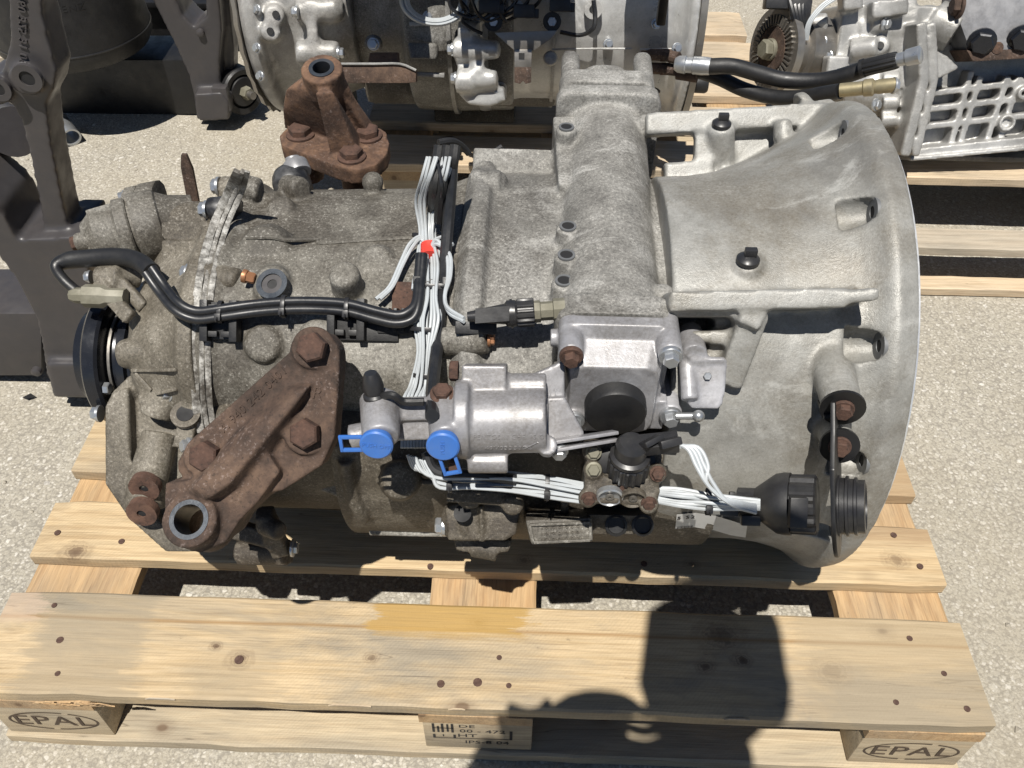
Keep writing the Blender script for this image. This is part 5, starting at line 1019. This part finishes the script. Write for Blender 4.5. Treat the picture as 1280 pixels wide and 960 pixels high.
hb2 = hanger('suspension_hanger', 'dark hanger further back at the upper left, a round rubber bush bolted at its foot', 1.55,
    [(180, -20), (212, -20), (228, 20), (242, 34), (258, 20), (255, -20), (272, -20), (277, 40), (274, 80), (276, 128), (284, 150), (246, 150), (242, 120), (236, 95), (218, 55)], .09,
    [], [([(243, 118), (276, 116), (286, 128), (286, 150), (250, 152), (244, 138)], -.035, .13), ([(274, -20), (284, -20), (292, 60), (292, 110), (276, 116)], .04, .05)])
q = ony(297, 111, 1.60); axb = (XD * .75 - V((0, 1, 0)) * .62 + ZU * .05).normalized(); r = 29 * mpx(q)
bu = obj('rubber_bush', MB().lathe([(-.045, r * .9), (-.04, r), (.025, r), (.03, r * .93), (.028, r * .72), (.022, r * .7), (.02, r * .66), (.03, r * .6), (.031, r * .25), (.03, 0)], q, axb, 48), 'rubber', hb2, ang=30)
bolt(bu, q + axb * .03, axb, r * .28, .02, 'olive', 0); obj('stud', MB().lathe([(0, r * .16), (.036, r * .16)], q + axb * .03, axb, 12), 'steel', bu)
obj('clamp_plate', MB().box(ony(278, 122, 1.53), (.018, .012, .03)), 'paint', hb2, .003)
obj('cross_beam', MB().prism([ony(a, b, 1.6) for a, b in [(40, 75), (246, 75), (246, 143), (40, 143)]], V((0, .14, 0))), 'paintblk', hb2, .004)
obj('pin', MB().lathe([(0, .009), (.008, .009), (.01, .005)], ony(251, 40, 1.55), YF, 14), 'paint', hb2)
# air bellows
bc = onz(84, 66, .2); bc = V((bc.x, 1.585, 0))
ab = thing('air_bellows', (bc.x, bc.y, .2), 'big black rubber air bellows with a rounded lower rim behind the left hanger', 'air spring')
tr_ = MB().lathe([(.185, .1), (.186, .145), (.196, .165), (.215, .176), (.24, .177), (.40, .163), (.56, .15), (.6, .13), (.61, .05)], bc, ZU, 72)
bo = obj('bellows', tr_, 'rubber', ab, ang=30)
mb = MB(); mb.lathe([(.232, .1775), (.2345, .1785), (.237, .1775)], bc, ZU, 72, False); obj('rim_seam', mb, 'black', bo)
tre = BVHTree.FromPolygons([v.co.copy() for v in bo.data.vertices], [tuple(p.vertices) for p in bo.data.polygons])
mb = MB(); l, n_, i, qd = tre.ray_cast(CAM, ray(76, 12).normalized())
if l is not None: text(mb, 'ES-BENZ', l, V((1, .12, 0)).normalized(), (ZU - n_ * n_.z).normalized(), .015, .001, 1.2, tre)
obj('raised_lettering', mb, 'rubber', bo)
obj('pedestal', MB().lathe([(.145, .05), (.16, .05), (.17, .07), (.186, .08)], bc + V((0, .03, 0)), ZU, 32), 'rubber', ab)
# small loose things
tb = MB(); c0, c1 = onz(74, 150, .03), onz(90, 172, .022); tb.lathe([(0, .02), ((c1 - c0).length, .022), ((c1 - c0).length, .018), (0, .017)], c0, c1 - c0, 24, False, True)
tag(obj('steel_tube', tb, 'zinc', None), 'short bright steel tube lying on the ground beside the left hanger', 'tube')
sa, sb_ = onz(257, 335, .002), ony(230, 194, .985)
mb = MB(); d = (sb_ - sa); e1 = basis(d)[0]; sd = XD; mb.prism([sa - sd * .012, sa + sd * .012, sa + sd * .011 + d * .88, sa + sd * .004 + d, sa - sd * .006 + d, sa - sd * .011 + d * .9], V((0, .008, 0)))
tag(obj('steel_strip', mb, 'rust', None, .001), 'narrow rusty steel strip standing upright behind the gearbox near the rusty bracket', 'strip')
pk_ = MB(); tag(board('timber_plank', -1.2, -.28, 1.80, 1.88, .0, .05, 'deckg', None), 'weathered timber plank lying on the ground behind the black bellows', 'plank')
tag(obj('steel_beam', MB().bb(-1.3, .0, 2.0, 2.12, 0, .12).bb(-1.3, .0, 1.97, 2.15, .12, .135).bb(-1.3, .0, 1.97, 2.15, .0, -.0 + .012), 'paintblk', None, .003), 'long black beam-shaped body of unknown kind on the ground behind the timber plank', 'beam')  # black body filling the unidentified dark area behind the plank
lf = onz(36, 497, .004); tag(obj('leaf', MB().add([lf + V((-.012, 0, 0)), lf + V((0, -.006, .003)), lf + V((.012, .002, .001)), lf + V((.002, .007, .004))], [(0, 1, 2, 3)]), 'rubber', None), 'small dark dry leaf on the ground in front of the left hanger', 'leaf')

# ------------------------------------------------------------------ the photographer, standing in front of the pallet and leaning over it
def person():
    t = thing('person', (.74, -.78, 0), 'person in dark clothes bending over the front pallet with a phone in both hands', 'person')
    J = {}; E_ = []
    def j(n, p, r, to=None):
        J[n] = (len(J), V(p), r)
        if to: E_.append((J[to][0], J[n][0]))
    j('pelvis', (.74, -.80, .90), .135); j('waist', (.74, -.77, 1.04), .125, 'pelvis'); j('chest', (.745, -.70, 1.20), .14, 'waist'); j('upper', (.76, -.575, 1.275), .115, 'chest'); j('neck', (.768, -.53, 1.345), .062, 'upper'); j('skull', (.772, -.505, 1.39), .065, 'neck')
    for s_, sx in (('l', -1), ('r', 1)):
        j('hip' + s_, (.74 + .09 * sx, -.80, .86), .095, 'pelvis'); j('knee' + s_, (.74 + .12 * sx, -.76, .48), .062, 'hip' + s_); j('ankle' + s_, (.74 + .13 * sx, -.83, .09), .042, 'knee' + s_); j('toe' + s_, (.74 + .15 * sx, -.66, .035), .036, 'ankle' + s_)
        j('sh' + s_, (.75 + .17 * sx, -.62, 1.28), .06, 'upper')
        el = (.40, -.64, 1.10) if sx < 0 else (.97, -.60, 1.08); wr = (.505, -.49, 1.13) if sx < 0 else (.785, -.49, 1.13)
        j('el' + s_, el, .045, 'sh' + s_); j('wr' + s_, wr, .03, 'el' + s_)
        j('palm' + s_, (.545, -.43, 1.135) if sx < 0 else (.735, -.43, 1.135), .034, 'wr' + s_)
    me = bpy.data.meshes.new('body'); me.from_pydata([tuple(v[1]) for v in J.values()], E_, [])
    o = bpy.data.objects.new('body', me); COL.objects.link(o); sk = o.modifiers.new('s', 'SKIN')
    for v, d in zip(J.values(), me.skin_vertices[0].data): d.radius = (v[2], v[2] * .8 if v[2] > .1 else v[2]); d.use_root = v[0] == 0
    o.modifiers.new('ss', 'SUBSURF').levels = 2
    m2 = ev(o); bpy.data.objects.remove(o); put('body', m2, 'cloth', t)
    hc = V((.772, -.468, 1.43)); fd = (V((0, .62, -.55)) + V((-.1, 0, 0))).normalized()
    mb = MB(); mb.ball(hc, .078, .092, .105, V((0, -.3, .95)), 24, 16); head = cast_mesh('head', mb.ball(hc + fd * .085 - ZU * .03, .014, .014, .02).ball(hc + XD * .08, .01, .02, .03).ball(hc - XD * .08, .01, .02, .03).ball(hc + fd * .055 - ZU * .075, .045, .04, .04), .006, 4, None, 0)
    put('head', head, 'skin', t)
    h_ = obj('cap', MB().lathe([(-.02, .086), (.0, .088), (.10, .083), (.115, .078), (.118, 0)], hc, V((0, .35, .94)), 32), 'paintblk', t)
    for sx in (-1, 1): obj('eye', MB().ball(hc + fd * .083 + XD * .031 * sx + ZU * .012, .011), 'paper', t)
    hq = lambda r_, u_, f_=.02: CAM - FWD * f_ + RIGHT * r_ + UP * u_
    for pts in ([hq(-.07, .0), hq(-.045, .045), hq(-.01, .064), hq(.03, .062), hq(.05, .05)], [hq(-.11, -.02), hq(-.09, .026), hq(-.06, .045), hq(-.03, .045)], [hq(-.12, -.03), hq(-.105, .012), hq(-.08, .03), hq(-.055, .03)]):
        obj('finger', MB().tube(pts, .0105, 10, 5, rf=lambda t_: 1.15 - .35 * t_), 'skin', t)
    hnd = MB(); hnd.tube([hq(-.15, -.05), hq(-.11, -.015), hq(-.07, .012), hq(-.03, .03), hq(.0, .034)], .022, 12, 5, rf=lambda t_: 1.1 - .25 * t_); hnd.ball(hq(-.018, .04), .03, .03, .028).ball(hq(.02, .04), .022, .022, .022); obj('hand', hnd, 'skin', t)
    for sx, bx in ((-1, .552), (1, .735)):
        c = CAM - FWD * .016 + RIGHT * (bx - .65) + UP * .02
        for k in range(4):
            q = c + UP * (.03 - .019 * k); d = XD * (-sx)
            obj('finger', MB().tube([q, q + d * .022 - FWD * .012, q + d * (.04 + .004 * (k % 3)) + FWD * .004, q + d * (.046 + .004 * (k % 3)) + FWD * .022], .0085, 8, 4, rf=lambda t_: 1 - .3 * t_), 'skin', t)
        obj('thumb', MB().tube([c - UP * .03, c - UP * .022 + XD * (-sx) * .03 - FWD * .016, c + XD * (-sx) * .052 - FWD * .018], .0105, 8, 4, rf=lambda t_: 1 - .25 * t_), 'skin', t)
    ph = CAM - FWD * .013 - RIGHT * .035 + UP * .004
    p_ = obj('phone', MB().box(ph, (.079, .039, .0038), RIGHT, UP, FWD), 'black', None, .002)
    tag(p_, 'black mobile phone held out level over the pallet by the bending person', 'phone')
M['cloth'] = plain('dark_cloth', (.05, .055, .07), .85, 0, .15, .2, 300); M['skin'] = plain('skin', (.45, .27, .19), .5, 0, .08, .1, 200)
person()

# surfaces measured against the exposure: one common reflectance factor for every material
for m in bpy.data.materials:
    nt = m.node_tree
    if not nt: continue
    b = nt.nodes.get('Principled BSDF'); i = b.inputs['Base Color']
    if i.is_linked:
        src = i.links[0].from_socket; nt.links.new(mix(nt, 1.0, src, (.8, .8, .8), 'MULTIPLY'), i)
